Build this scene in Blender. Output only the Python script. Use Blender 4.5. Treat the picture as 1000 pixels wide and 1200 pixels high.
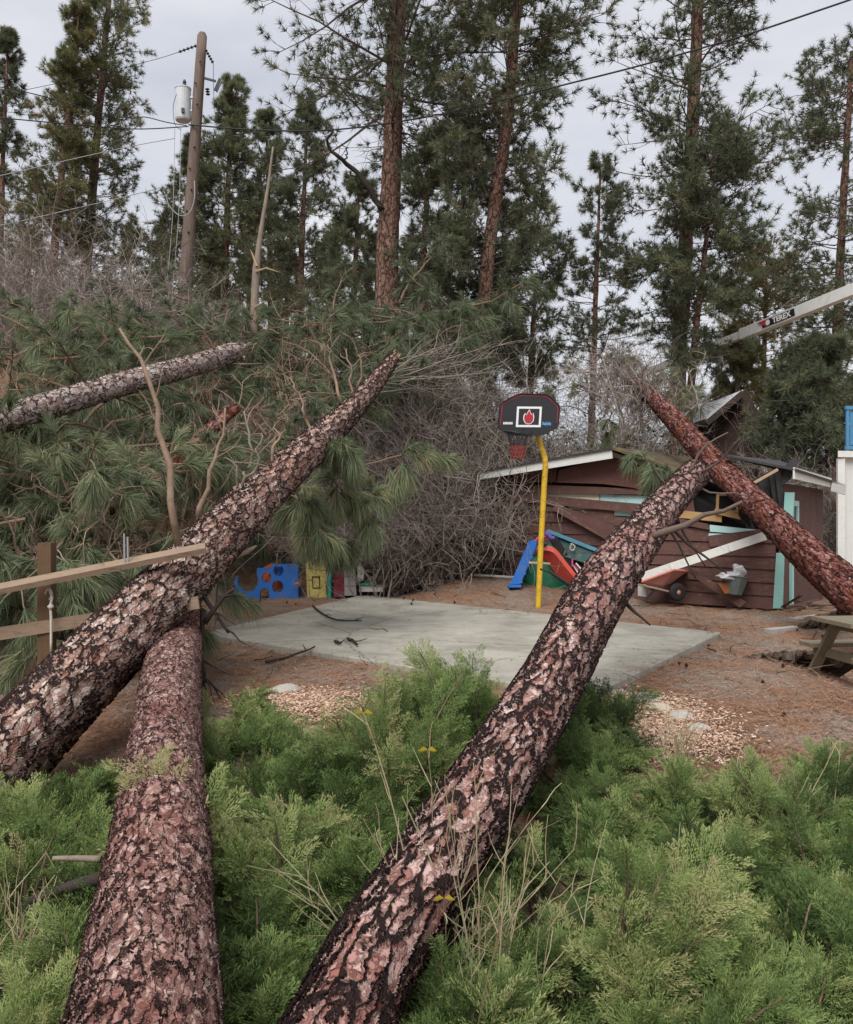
import bpy, bmesh, math, random
import numpy as np
from mathutils import Vector

# ------------------------------------------------------------------ camera, world, sun, exposure
for o in list(bpy.data.objects):
    bpy.data.objects.remove(o, do_unlink=True)
SC = bpy.context.scene
COL = SC.collection
F = 1039.0          # focal length in photo pixels (photo is 1000 wide)
CH = 1.7            # camera height above the concrete slab
cam = bpy.data.cameras.new('camera')
camo = bpy.data.objects.new('camera', cam)
COL.objects.link(camo)
cam.sensor_fit = 'HORIZONTAL'
cam.sensor_width = 36.0
cam.lens = 36.0 * F / 1000.0
cam.clip_start = 0.05
cam.clip_end = 2000
camo.location = (0, 0, CH)
camo.rotation_euler = (math.radians(90), 0, 0)
SC.camera = camo

W = bpy.data.worlds.new('World')
SC.world = W
W.use_nodes = True
nt = W.node_tree
nt.nodes.clear()
SUN_EL, SUN_AZ = math.radians(52), math.radians(200)
sky = nt.nodes.new('ShaderNodeTexSky')
sky.sky_type = 'NISHITA'
sky.sun_disc = False
sky.sun_elevation = SUN_EL
sky.sun_rotation = SUN_AZ
bg1 = nt.nodes.new('ShaderNodeBackground')
bg1.inputs[1].default_value = 0.08
nt.links.new(sky.outputs[0], bg1.inputs[0])
tc = nt.nodes.new('ShaderNodeTexCoord')
mp = nt.nodes.new('ShaderNodeMapping')
mp.inputs['Scale'].default_value = (1, 1, 2.6)
nz = nt.nodes.new('ShaderNodeTexNoise')
nz.inputs['Scale'].default_value = 1.9
nz.inputs['Detail'].default_value = 5
nz.inputs['Roughness'].default_value = 0.55
rp = nt.nodes.new('ShaderNodeValToRGB')
rp.color_ramp.elements[0].position = 0.32
rp.color_ramp.elements[0].color = (0.49, 0.515, 0.59, 1)
rp.color_ramp.elements[1].position = 0.68
rp.color_ramp.elements[1].color = (0.78, 0.78, 0.80, 1)
bg2 = nt.nodes.new('ShaderNodeBackground')
bg2.inputs[1].default_value = 0.64
mixs = nt.nodes.new('ShaderNodeMixShader')
mixs.inputs[0].default_value = 0.93
wo = nt.nodes.new('ShaderNodeOutputWorld')
nt.links.new(tc.outputs['Generated'], mp.inputs[0])
nt.links.new(mp.outputs[0], nz.inputs['Vector'])
nt.links.new(nz.outputs[0], rp.inputs[0])
nt.links.new(rp.outputs[0], bg2.inputs[0])
nt.links.new(bg1.outputs[0], mixs.inputs[1])
nt.links.new(bg2.outputs[0], mixs.inputs[2])
nt.links.new(mixs.outputs[0], wo.inputs[0])

sl = bpy.data.lights.new('sun', 'SUN')
sl.energy = 2.0
sl.angle = math.radians(40)
sl.color = (1.0, 0.97, 0.93)
slo = bpy.data.objects.new('sun', sl)
COL.objects.link(slo)
sd = Vector((math.sin(SUN_AZ) * math.cos(SUN_EL), math.cos(SUN_AZ) * math.cos(SUN_EL), math.sin(SUN_EL)))
slo.rotation_euler = sd.to_track_quat('Z', 'Y').to_euler()
slo.location = (0, -5, 30)
SC.view_settings.view_transform = 'Standard'
SC.view_settings.look = 'None'
SC.view_settings.exposure = 0.9
SC.view_settings.gamma = 1.0
SC.cycles.max_bounces = 4
SC.cycles.diffuse_bounces = 3
SC.cycles.glossy_bounces = 2
SC.cycles.transmission_bounces = 2

# ------------------------------------------------------------------ helpers
RNG = np.random.default_rng(7)
random.seed(7)

def P(px, py, d):
    return np.array([(px - 500.0) / F * d, d, CH + (600.0 - py) / F * d])

def ss(a, b, x):
    t = np.clip((np.asarray(x, float) - a) / (b - a), 0, 1)
    return t * t * (3 - 2 * t)

def H(x, y):
    x = np.asarray(x, float); y = np.asarray(y, float)
    z = np.full(np.broadcast(x, y).shape, -0.07)
    z = z - 0.42 * (1 - ss(4.6, 8.6, y)) - 0.30 * (1 - ss(2.5, 4.8, y))
    z = z - 0.5 * ss(3.8, 6.2, x) * (1 - ss(11.5, 15.0, y)) * ss(3, 7, y)
    z = z + 0.36 * ss(15.3, 19.0, y) * ss(-1.0, 1.0, x) * (1 - ss(1.5, 5.5, x))
    y0 = np.interp(x, [-60, -6.2, -4.0, 1, 2.5, 9, 60], [9.5, 11.5, 18.4, 19.0, 21.8, 20.8, 20.5])
    pl = np.interp(x, [-60, -5, 1, 4, 10, 60], [5.3, 5.3, 4.6, 3.5, 2.6, 2.6])
    z = z + pl * ss(0, 9, y - y0)
    z = z + 0.018 * np.sin(2.1 * x + 0.7 * y) * np.sin(1.7 * y - 0.6 * x) + 0.01 * np.sin(5.3 * x + 2) * np.sin(4.7 * y)
    return z

def G(px, py, dmax=60):
    d = np.arange(2.2, dmax, 0.01)
    x = (px - 500.0) / F * d
    z = CH + (600.0 - py) / F * d
    k = np.argmax(z <= H(x, d))
    dd = d[k]
    p = P(px, py, dd)
    p[2] = float(H(p[0], p[1]))
    return p

def norm(v):
    v = np.asarray(v, float)
    return v / np.maximum(np.linalg.norm(v, axis=-1, keepdims=True), 1e-9)

class MB:
    """collects vertices and faces; build() makes ONE mesh object"""
    def __init__(s):
        s.v, s.f3, s.f4, s.ng, s.t, s.n = [], [], [], [], [], 0
    def add(s, v, f3=None, f4=None, tint=None, ng=None):
        v = np.asarray(v, float).reshape(-1, 3)
        s.v.append(v)
        s.t.append(np.full(len(v), 0.5) if tint is None else np.broadcast_to(np.asarray(tint, float), (len(v),)).copy())
        if f3 is not None and len(f3): s.f3.append(np.asarray(f3, int).reshape(-1, 3) + s.n)
        if f4 is not None and len(f4): s.f4.append(np.asarray(f4, int).reshape(-1, 4) + s.n)
        if ng: s.ng += [[i + s.n for i in g] for g in ng]
        s.n += len(v)
        return s
    def box(s, c, size, rot=None, tint=None):
        c = np.asarray(c, float); h = np.asarray(size, float) / 2
        v = np.array([[x, y, z] for x in (-1, 1) for y in (-1, 1) for z in (-1, 1)]) * h
        if rot is not None: v = v @ np.asarray(rot).T
        return s.add(v + c, f4=[[0,1,3,2],[4,6,7,5],[0,4,5,1],[2,3,7,6],[0,2,6,4],[1,5,7,3]], tint=tint)
    def bar(s, a, b, w, h, up=(0, 0, 1), tint=None):
        a = np.asarray(a, float); b = np.asarray(b, float)
        t = norm(b - a); sx = norm(np.cross(t, up)); u = np.cross(sx, t)
        R = np.stack([sx, t, u], axis=1)
        return s.box((a + b) / 2, (w, np.linalg.norm(b - a), h), R, tint)
    def prism(s, poly, vec, tint=None):
        p = np.asarray(poly, float); n = len(p); vec = np.asarray(vec, float)
        v = np.concatenate([p, p + vec])
        q = [[i, (i + 1) % n, (i + 1) % n + n, i + n] for i in range(n)]
        return s.add(v, f4=q, ng=[list(range(n))[::-1], list(range(n, 2 * n))], tint=tint)
    def tubes(s, pts, rad, sides=3, tint=None, cap=False):
        pts = np.asarray(pts, float); N, K = pts.shape[:2]
        if N == 0: return s
        rad = np.broadcast_to(np.asarray(rad, float), (N, K))
        tan = np.gradient(pts, axis=1); tan = norm(tan)
        ref = np.zeros_like(tan); ref[..., 0] = 0.31; ref[..., 1] = 0.17; ref[..., 2] = 1.0
        bad = np.abs(np.sum(tan[:, :1] * norm(ref[:, :1]), -1)) > 0.93
        ref = np.where(bad[..., None], np.array([1.0, 0.2, 0.0]), ref)
        a = norm(np.cross(tan, ref)); b = np.cross(tan, a)
        th = np.arange(sides) / sides * 2 * np.pi
        ring = (a[:, :, None] * np.cos(th)[None, None, :, None] + b[:, :, None] * np.sin(th)[None, None, :, None])
        v = pts[:, :, None] + ring * rad[:, :, None, None]
        idx = np.arange(N * K * sides).reshape(N, K, sides)
        A = idx[:, :-1]; B = idx[:, 1:]
        q = np.stack([A, np.roll(A, -1, 2), np.roll(B, -1, 2), B], -1).reshape(-1, 4)
        tt = None
        if tint is not None:
            tt = np.repeat(np.broadcast_to(tint, (N,)), K * sides)
        ng = None
        if cap:
            ng = [list(idx[i, 0])[::-1] for i in range(N)] + [list(idx[i, -1]) for i in range(N)]
        return s.add(v, f4=q, tint=tt, ng=ng)
    def tube(s, pts, rad, sides=8, cap=True, tint=None):
        pts = np.asarray(pts, float)[None]
        r = np.broadcast_to(np.asarray(rad, float), (pts.shape[1],))[None]
        return s.tubes(pts, r, sides, tint, cap)
    def lathe(s, prof, c=(0, 0, 0), sides=20, R=None, tint=None):
        prof = np.asarray(prof, float); K = len(prof)
        th = np.arange(sides) / sides * 2 * np.pi
        v = np.stack([prof[:, 0:1] * np.cos(th), prof[:, 0:1] * np.sin(th), np.repeat(prof[:, 1:2], sides, 1)], -1)
        if R is not None: v = v @ np.asarray(R).T
        idx = np.arange(K * sides).reshape(K, sides)
        A = idx[:-1]; B = idx[1:]
        q = np.stack([A, np.roll(A, -1, 1), np.roll(B, -1, 1), B], -1).reshape(-1, 4)
        return s.add(v.reshape(-1, 3) + np.asarray(c), f4=q, ng=[list(idx[0])[::-1], list(idx[-1])], tint=tint)
    def mesh(s, name, loc=(0, 0, 0), smooth=False, attrs=None):
        me = bpy.data.meshes.new(name)
        v = np.concatenate(s.v) - np.asarray(loc, float)
        f3 = np.concatenate(s.f3) if s.f3 else np.zeros((0, 3), int)
        f4 = np.concatenate(s.f4) if s.f4 else np.zeros((0, 4), int)
        ngl = np.array([len(g) for g in s.ng], int)
        ngv = np.array([i for g in s.ng for i in g], int)
        loops = np.concatenate([f3.ravel(), f4.ravel(), ngv]).astype(np.int32)
        tot = np.concatenate([np.full(len(f3), 3), np.full(len(f4), 4), ngl]).astype(np.int32)
        st = np.concatenate([[0], np.cumsum(tot)[:-1]]).astype(np.int32)
        me.vertices.add(len(v)); me.vertices.foreach_set('co', v.astype(np.float32).ravel())
        me.loops.add(len(loops)); me.loops.foreach_set('vertex_index', loops)
        me.polygons.add(len(tot)); me.polygons.foreach_set('loop_start', st)
        try: me.polygons.foreach_set('loop_total', tot)
        except Exception: pass
        me.polygons.foreach_set('use_smooth', np.full(len(tot), bool(smooth)))
        a = me.attributes.new('tint', 'FLOAT', 'POINT')
        a.data.foreach_set('value', np.concatenate(s.t).astype(np.float32))
        for k, arr in (attrs or {}).items():
            at = me.attributes.new(k, 'FLOAT_VECTOR', 'POINT')
            at.data.foreach_set('vector', np.asarray(arr, np.float32).ravel())
        me.update(calc_edges=True)
        me.validate()
        return me

LOC = {}
def thing(name, label, cat, loc, group=None):
    o = bpy.data.objects.new(name, None)
    o.empty_display_size = 0.2
    COL.objects.link(o)
    o.location = tuple(float(c) for c in loc)
    o['label'] = label; o['category'] = cat
    if group: o['group'] = group
    LOC[o.name] = np.asarray(loc, float)
    return o

def part(parent, name, mb, m, smooth=False, kind=None, label=None, attrs=None):
    loc = LOC[parent.name]
    o = bpy.data.objects.new(name, mb.mesh(name, loc, smooth, attrs))
    COL.objects.link(o)
    o.parent = parent
    LOC[o.name] = loc
    o.data.materials.append(m)
    if kind: o['kind'] = kind
    if label: o['label'] = label
    return o

def single(name, mb, m, label=None, cat=None, group=None, kind=None, smooth=False, loc=None, attrs=None):
    v = np.concatenate(mb.v)
    if loc is None:
        loc = (v.min(0) + v.max(0)) / 2; loc[2] = v[:, 2].min()
    if kind == 'structure': loc = np.zeros(3)
    o = bpy.data.objects.new(name, mb.mesh(name, loc, smooth, attrs))
    COL.objects.link(o)
    o.location = tuple(float(c) for c in loc)
    LOC[o.name] = np.asarray(loc, float)
    o.data.materials.append(m)
    if label: o['label'] = label
    if cat: o['category'] = cat
    if group: o['group'] = group
    if kind: o['kind'] = kind
    return o

# ------------------------------------------------------------------ materials
class NT:
    def __init__(s, name):
        s.m = bpy.data.materials.new(name); s.m.use_nodes = True
        s.t = s.m.node_tree; s.t.nodes.clear()
        s.out = s.n('ShaderNodeOutputMaterial')
        s.b = s.n('ShaderNodeBsdfPrincipled')
        s.l(s.b.outputs[0], s.out.inputs[0])
    def n(s, t, **kw):
        x = s.t.nodes.new(t)
        for k, v in kw.items(): setattr(x, k, v)
        return x
    def l(s, a, b): s.t.links.new(a, b)
    def noise(s, vec, scale, detail=4, rough=0.6, dist=0.0):
        x = s.n('ShaderNodeTexNoise')
        x.inputs['Scale'].default_value = scale; x.inputs['Detail'].default_value = detail
        x.inputs['Roughness'].default_value = rough; x.inputs['Distortion'].default_value = dist
        if vec is not None: s.l(vec, x.inputs['Vector'])
        return x
    def ramp(s, fac, stops):
        r = s.n('ShaderNodeValToRGB'); cr = r.color_ramp
        while len(cr.elements) < len(stops): cr.elements.new(0.5)
        for e, (p, c) in zip(cr.elements, stops):
            e.position = p; e.color = (c[0], c[1], c[2], 1) if hasattr(c, '__len__') else (c, c, c, 1)
        s.l(fac, r.inputs[0]); return r.outputs[0]
    def mix(s, fac, a, b, mode='MIX'):
        x = s.n('ShaderNodeMix', data_type='RGBA', blend_type=mode)
        for sock, val in ((x.inputs[0], fac), (x.inputs[6], a), (x.inputs[7], b)):
            if hasattr(val, 'is_output'): s.l(val, sock)
            elif hasattr(val, '__len__'): sock.default_value = (val[0], val[1], val[2], 1)
            else: sock.default_value = val
        return x.outputs[2]
    def math(s, op, a, b=None, clamp=False):
        x = s.n('ShaderNodeMath', operation=op); x.use_clamp = clamp
        for i, val in enumerate((a, b)):
            if val is None: continue
            if hasattr(val, 'is_output'): s.l(val, x.inputs[i])
            else: x.inputs[i].default_value = val
        return x.outputs[0]
    def coord(s, which='Object', scale=(1, 1, 1), rot=(0, 0, 0)):
        t = s.n('ShaderNodeTexCoord'); m = s.n('ShaderNodeMapping')
        m.inputs['Scale'].default_value = scale; m.inputs['Rotation'].default_value = rot
        s.l(t.outputs[which], m.inputs[0]); return m.outputs[0]
    def attr(s, name):
        a = s.n('ShaderNodeAttribute'); a.attribute_name = name; return a
    def bump(s, h, strength, dist=0.02):
        b = s.n('ShaderNodeBump'); b.inputs['Strength'].default_value = strength; b.inputs['Distance'].default_value = dist
        s.l(h, b.inputs['Height']); s.l(b.outputs[0], s.b.inputs['Normal'])
    def rough(s, v, spec=0.3):
        if hasattr(v, 'is_output'): s.l(v, s.b.inputs['Roughness'])
        else: s.b.inputs['Roughness'].default_value = v
        s.b.inputs['Specular IOR Level'].default_value = spec

def mat(name, col, rough=0.75, var=0.25, scale=9, stretch=(1, 1, 1), dirt=None, dirt_amt=0.5, bump=0.15, spec=0.3, metal=0.0):
    """weathered solid colour: two noise scales of tone variation, optional dirt/wear colour, light bump"""
    k = NT(name); c = np.array(col)
    v = k.coord('Object', stretch)
    n1 = k.noise(v, scale, 6, 0.65)
    n2 = k.noise(v, scale * 0.17, 3, 0.5)
    base = k.mix(n1.outputs[0], c * (1 - var), np.minimum(c * (1 + var), 0.95))
    base = k.mix(k.ramp(n2.outputs[0], [(0.35, 0), (0.7, 1)]), base, k.mix(0.5, base, c * (1 - var)))
    if dirt is not None:
        n3 = k.noise(v, scale * 0.6, 8, 0.75, 0.3)
        base = k.mix(k.math('MULTIPLY', k.ramp(n3.outputs[0], [(0.48, 0), (0.66, 1)]), dirt_amt), base, dirt)
    k.l(base, k.b.inputs['Base Color'])
    k.rough(rough, spec); k.b.inputs['Metallic'].default_value = metal
    if bump: k.bump(n1.outputs[0], bump)
    return k.m

def tintmat(name, stops, rough=0.6, transl=0.25, spec=0.10, scale=3.0):
    """foliage / twigs: colour per leaf from the 'tint' attribute and a slow noise"""
    k = NT(name)
    a = k.attr('tint')
    v = k.coord('Object')
    n = k.noise(v, scale, 3, 0.6)
    f = k.math('ADD', a.outputs['Fac'], k.math('MULTIPLY', k.math('SUBTRACT', n.outputs[0], 0.5), 0.35), True)
    c = k.ramp(f, stops)
    k.l(c, k.b.inputs['Base Color']); k.rough(rough, spec)
    if transl:
        tr = k.n('ShaderNodeBsdfTranslucent'); mx = k.n('ShaderNodeMixShader'); mx.inputs[0].default_value = transl
        k.l(c, tr.inputs[0]); k.l(k.b.outputs[0], mx.inputs[1]); k.l(tr.outputs[0], mx.inputs[2])
        k.l(mx.outputs[0], k.out.inputs[0])
    return k.m

def barkmat(name, plate_cols, furrow, s_plate=7.0, axial=0.35, s_flake=26.0, furrow_w=(0.03, 0.16), disp=0.03, wet=0.55, flake_edge=0.5, oxide=(0.24, 0.07, 0.035), ox_amt=0.5, big=0.0, fl_ax=0.62):
    """pine bark: raised jigsaw plates between dark furrows, flakes of varied tone, true displacement"""
    k = NT(name)
    r = k.attr('rest').outputs['Vector']
    nd = k.noise(r, 5.0, 4, 0.6)
    off = k.n('ShaderNodeVectorMath', operation='MULTIPLY_ADD')
    k.l(nd.outputs['Color'], off.inputs[0]); off.inputs[1].default_value = (0.13, 0.13, 0.22); k.l(r, off.inputs[2])
    nd2 = k.noise(r, 28.0, 3, 0.6)
    off2 = k.n('ShaderNodeVectorMath', operation='MULTIPLY_ADD')
    k.l(nd2.outputs['Color'], off2.inputs[0]); off2.inputs[1].default_value = (0.045, 0.045, 0.06); k.l(off.outputs[0], off2.inputs[2])
    m1 = k.n('ShaderNodeMapping'); m1.inputs['Scale'].default_value = (1, 1, axial); k.l(off2.outputs[0], m1.inputs[0])
    v1 = k.n('ShaderNodeTexVoronoi', feature='DISTANCE_TO_EDGE'); v1.inputs['Scale'].default_value = s_plate; k.l(m1.outputs[0], v1.inputs['Vector'])
    m2 = k.n('ShaderNodeMapping'); m2.inputs['Scale'].default_value = (1, 1, fl_ax); k.l(off2.outputs[0], m2.inputs[0])
    v2 = k.n('ShaderNodeTexVoronoi', feature='F1'); v2.inputs['Scale'].default_value = s_flake; k.l(m2.outputs[0], v2.inputs['Vector'])
    v2e = k.n('ShaderNodeTexVoronoi', feature='DISTANCE_TO_EDGE'); v2e.inputs['Scale'].default_value = s_flake; k.l(m2.outputs[0], v2e.inputs['Vector'])
    fine = k.noise(r, 90, 5, 0.7)
    mid = k.noise(r, 11, 5, 0.65)
    # furrow width itself varies along the log
    wv = k.math('MULTIPLY', k.math('SUBTRACT', mid.outputs[0], 0.5), 0.20)
    ed = k.math('ADD', v1.outputs['Distance'], wv)
    plate = k.n('ShaderNodeMapRange', interpolation_type='SMOOTHSTEP')
    plate.inputs[1].default_value = furrow_w[0]; plate.inputs[2].default_value = furrow_w[1]
    k.l(ed, plate.inputs[0])
    pl_out = plate.outputs[0]
    if big:
        mb_ = k.n('ShaderNodeMapping'); mb_.inputs['Scale'].default_value = (1, 1, 0.2); k.l(off2.outputs[0], mb_.inputs[0])
        vb = k.n('ShaderNodeTexVoronoi', feature='DISTANCE_TO_EDGE'); vb.inputs['Scale'].default_value = 6.0; k.l(mb_.outputs[0], vb.inputs['Vector'])
        pb_ = k.n('ShaderNodeMapRange', interpolation_type='SMOOTHSTEP'); pb_.inputs[1].default_value = 0.015; pb_.inputs[2].default_value = 0.075
        k.l(k.math('ADD', vb.outputs['Distance'], wv), pb_.inputs[0])
        pl_out = k.math('MULTIPLY', pl_out, k.math('ADD', 1 - big, k.math('MULTIPLY', pb_.outputs[0], big)))
    sep = k.n('ShaderNodeSeparateColor'); k.l(v2.outputs['Color'], sep.inputs[0])
    rnd = k.math('ADD', k.math('MULTIPLY', sep.outputs[0], 0.75), k.math('MULTIPLY', fine.outputs[0], 0.28), True)
    n = len(plate_cols)
    pc = k.ramp(rnd, [(0.12 + 0.76 * i / (n - 1), c) for i, c in enumerate(plate_cols)])
    # oxide-red freshly flaked patches
    oxm = k.math('MULTIPLY', k.ramp(k.noise(r, 2.3, 4, 0.6).outputs[0], [(0.46, 0), (0.62, 1)]), ox_amt)
    pc = k.mix(k.math('MULTIPLY', oxm, k.math('ADD', 0.35, sep.outputs[1]), True), pc, oxide)
    fe = k.n('ShaderNodeMapRange', interpolation_type='SMOOTHSTEP'); fe.inputs[1].default_value = 0.0; fe.inputs[2].default_value = 0.22
    k.l(v2e.outputs['Distance'], fe.inputs[0])
    crack = k.math('ADD', 1 - flake_edge, k.math('MULTIPLY', fe.outputs[0], flake_edge))
    pc = k.mix(crack, k.mix(0.35, furrow, pc), pc)
    col = k.mix(pl_out, furrow, pc)
    col = k.mix(k.math('MULTIPLY', fine.outputs[0], 0.35), col, k.mix(0.5, col, (0.02, 0.013, 0.012)))
    k.l(col, k.b.inputs['Base Color'])
    k.rough(k.math('ADD', wet, k.math('MULTIPLY', fine.outputs[0], 0.3)), 0.10)
    h = k.math('ADD', k.math('MULTIPLY', pl_out, 0.62), k.math('MULTIPLY', k.math('MULTIPLY', sep.outputs[2], fe.outputs[0]), 0.30))
    h = k.math('ADD', h, k.math('MULTIPLY', fine.outputs[0], 0.08))
    ds = k.n('ShaderNodeDisplacement'); ds.inputs['Midlevel'].default_value = 0.6; ds.inputs['Scale'].default_value = disp
    k.l(h, ds.inputs['Height']); k.l(ds.outputs[0], k.out.inputs['Displacement'])
    try: k.m.displacement_method = 'BOTH'
    except Exception: k.m.cycles.displacement_method = 'BOTH'
    return k.m

def groundmat():
    k = NT('ground_litter')
    v = k.coord('Object')
    g = k.noise(v, 55, 6, 0.75)
    vo = k.n('ShaderNodeTexVoronoi'); vo.inputs['Scale'].default_value = 70; k.l(v, vo.inputs['Vector'])
    sp = k.n('ShaderNodeSeparateColor'); k.l(vo.outputs['Color'], sp.inputs[0])
    gravel = k.ramp(sp.outputs[0], [(0.0, (0.16, 0.13, 0.105)), (0.5, (0.30, 0.25, 0.21)), (1.0, (0.46, 0.40, 0.34))])
    st = k.noise(k.coord('Object', (60, 14, 14), (0, 0, 0.6)), 1.0, 6, 0.7, 1.2)
    st2 = k.noise(k.coord('Object', (14, 60, 14), (0, 0, 0.3)), 1.0, 6, 0.7, 1.2)
    need = k.ramp(k.math('MULTIPLY', k.math('ADD', st.outputs[0], st2.outputs[0]), 0.5),
                  [(0.36, (0.11, 0.06, 0.042)), (0.5, (0.31, 0.17, 0.105)), (0.62, (0.49, 0.315, 0.205))])
    pm = k.math('ADD', k.noise(v, 0.9, 6, 0.7).outputs[0], k.math('MULTIPLY', k.math('SUBTRACT', g.outputs[0], 0.5), 0.35))
    f = k.ramp(pm, [(0.38, 0), (0.57, 1)])
    c = k.mix(f, gravel, need)
    c = k.mix(k.ramp(g.outputs[0], [(0.35, 0.45), (0.6, 0)]), c, (0.045, 0.032, 0.025))
    k.l(c, k.b.inputs['Base Color']); k.rough(0.9, 0.05)
    k.bump(k.math('ADD', g.outputs[0], st.outputs[0]), 0.6, 0.03)
    return k.m

def concretemat():
    k = NT('concrete_slab')
    v = k.coord('Object')
    n1 = k.noise(v, 1.1, 7, 0.65, 0.4); n2 = k.noise(v, 45, 6, 0.7); n3 = k.noise(v, 6, 6, 0.7)
    c = k.ramp(n1.outputs[0], [(0.28, (0.21, 0.195, 0.165)), (0.47, (0.35, 0.33, 0.28)), (0.72, (0.47, 0.445, 0.385))])
    c = k.mix(k.ramp(n2.outputs[0], [(0.3, 0.5), (0.55, 0)]), c, (0.18, 0.17, 0.14))
    c = k.mix(k.ramp(n3.outputs[0], [(0.52, 0), (0.72, 0.65)]), c, (0.21, 0.195, 0.15))
    vc = k.n('ShaderNodeTexVoronoi', feature='DISTANCE_TO_EDGE'); vc.inputs['Scale'].default_value = 0.33
    vd = k.n('ShaderNodeVectorMath', operation='MULTIPLY_ADD'); k.l(n3.outputs['Color'], vd.inputs[0]); vd.inputs[1].default_value = (0.25, 0.25, 0); k.l(v, vd.inputs[2]); k.l(vd.outputs[0], vc.inputs['Vector'])
    c = k.mix(k.ramp(vc.outputs['Distance'], [(0.0015, 0.75), (0.004, 0)]), c, (0.06, 0.055, 0.045))
    k.l(c, k.b.inputs['Base Color']); k.rough(0.8, 0.25); k.bump(n2.outputs[0], 0.25, 0.01)
    return k.m

def boardmat(name, c0, c1, wear, wear_amt=0.4, stretch=(1.5, 1.5, 22), rough=0.75):
    """stained or painted boards: grain along the wall, knots of wear"""
    k = NT(name)
    v = k.coord('Object', stretch)
    g = k.noise(v, 2.2, 7, 0.7, 0.6)
    b = k.noise(k.coord('Object'), 1.7, 5, 0.65)
    c = k.mix(g.outputs[0], c0, c1)
    c = k.mix(k.ramp(b.outputs[0], [(0.4, 0), (0.75, 0.6)]), c, c0)
    w = k.noise(k.coord('Object', (3, 3, 9)), 2.6, 8, 0.75)
    c = k.mix(k.math('MULTIPLY', k.ramp(w.outputs[0], [(0.54, 0), (0.68, 1)]), wear_amt), c, wear)
    k.l(c, k.b.inputs['Base Color']); k.rough(rough, 0.3); k.bump(g.outputs[0], 0.35, 0.01)
    return k.m

M = {}
M['bark_a'] = barkmat('bark_plated_pale', [(0.20, 0.10, 0.075), (0.37, 0.22, 0.175), (0.49, 0.335, 0.28), (0.58, 0.44, 0.375), (0.65, 0.53, 0.46)], (0.026, 0.015, 0.013), 14.0, 0.24, 27, (0.025, 0.105), 0.042, ox_amt=0.45, oxide=(0.36, 0.15, 0.10), flake_edge=0.85, fl_ax=0.5)
M['bark_b'] = barkmat('bark_furrowed_pink', [(0.19, 0.085, 0.07), (0.36, 0.19, 0.16), (0.48, 0.30, 0.26), (0.57, 0.40, 0.355), (0.64, 0.49, 0.44)], (0.018, 0.011, 0.010), 15.0, 0.17, 36, (0.035, 0.12), 0.030, ox_amt=0.5, oxide=(0.37, 0.14, 0.11), flake_edge=0.8, fl_ax=0.5)
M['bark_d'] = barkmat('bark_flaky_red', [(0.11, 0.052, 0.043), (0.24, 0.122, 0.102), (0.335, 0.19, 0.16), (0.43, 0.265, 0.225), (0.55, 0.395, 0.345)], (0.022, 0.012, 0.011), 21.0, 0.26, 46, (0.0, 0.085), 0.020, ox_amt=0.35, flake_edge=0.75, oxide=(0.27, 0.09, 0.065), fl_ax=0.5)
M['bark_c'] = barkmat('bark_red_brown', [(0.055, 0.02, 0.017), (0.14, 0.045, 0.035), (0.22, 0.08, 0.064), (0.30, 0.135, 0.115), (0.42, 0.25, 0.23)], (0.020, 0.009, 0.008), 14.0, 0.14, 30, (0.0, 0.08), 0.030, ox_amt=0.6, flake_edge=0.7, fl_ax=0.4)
M['bark_e'] = barkmat('bark_grey_plated', [(0.16, 0.10, 0.085), (0.30, 0.22, 0.19), (0.42, 0.33, 0.30), (0.52, 0.44, 0.40), (0.58, 0.51, 0.47)], (0.03, 0.02, 0.018), 12, 0.45, 30, (0.01, 0.08), 0.03, ox_amt=0.15)
M['bark_stand'] = barkmat('bark_standing_pine', [(0.10, 0.055, 0.042), (0.20, 0.115, 0.085), (0.28, 0.17, 0.13), (0.36, 0.24, 0.19)], (0.045, 0.028, 0.022), 8.0, 0.28, 22, (0.0, 0.09), 0.04, ox_amt=0.45, oxide=(0.27, 0.13, 0.085))
M['limb'] = mat('pine_limb_bark', (0.14, 0.105, 0.085), 0.85, 0.45, 14, bump=0.4)
M['limb_tan'] = mat('stripped_limb', (0.27, 0.185, 0.13), 0.8, 0.4, 12, dirt=(0.12, 0.085, 0.068), dirt_amt=0.8, bump=0.3)
M['dark_limb'] = mat('dark_dead_limb', (0.045, 0.034, 0.028), 0.85, 0.4, 14, bump=0.4)
M['splinter'] = mat('fresh_split_wood', (0.46, 0.32, 0.19), 0.75, 0.3, 18, stretch=(6, 6, 1), dirt=(0.25, 0.17, 0.11), bump=0.4)
M['snag'] = mat('bare_grey_tan_trunk', (0.255, 0.205, 0.16), 0.85, 0.4, 5, stretch=(4, 4, 1), dirt=(0.12, 0.095, 0.078), dirt_amt=0.8, bump=0.5)
M['twig_grey'] = tintmat('bare_twigs', [(0.0, (0.085, 0.066, 0.057)), (0.5, (0.21, 0.172, 0.150)), (1.0, (0.38, 0.33, 0.29))], 0.85, 0)
M['twig_tan'] = tintmat('pine_twigs', [(0.0, (0.08, 0.05, 0.035)), (0.5, (0.22, 0.155, 0.11)), (1.0, (0.36, 0.28, 0.21))], 0.8, 0)
M['needle_far'] = tintmat('pine_needles', [(0.0, (0.10, 0.116, 0.072)), (0.35, (0.16, 0.18, 0.10)), (0.7, (0.235, 0.25, 0.135)), (0.9, (0.30, 0.28, 0.155)), (1.0, (0.36, 0.22, 0.12))], 0.55, 0.35)
M['needle_dark'] = tintmat('dark_pine_needles', [(0.0, (0.086, 0.102, 0.068)), (0.4, (0.14, 0.16, 0.096)), (0.8, (0.205, 0.22, 0.128)), (0.95, (0.25, 0.235, 0.135)), (1.0, (0.40, 0.22, 0.13))], 0.55, 0.35)
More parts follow.
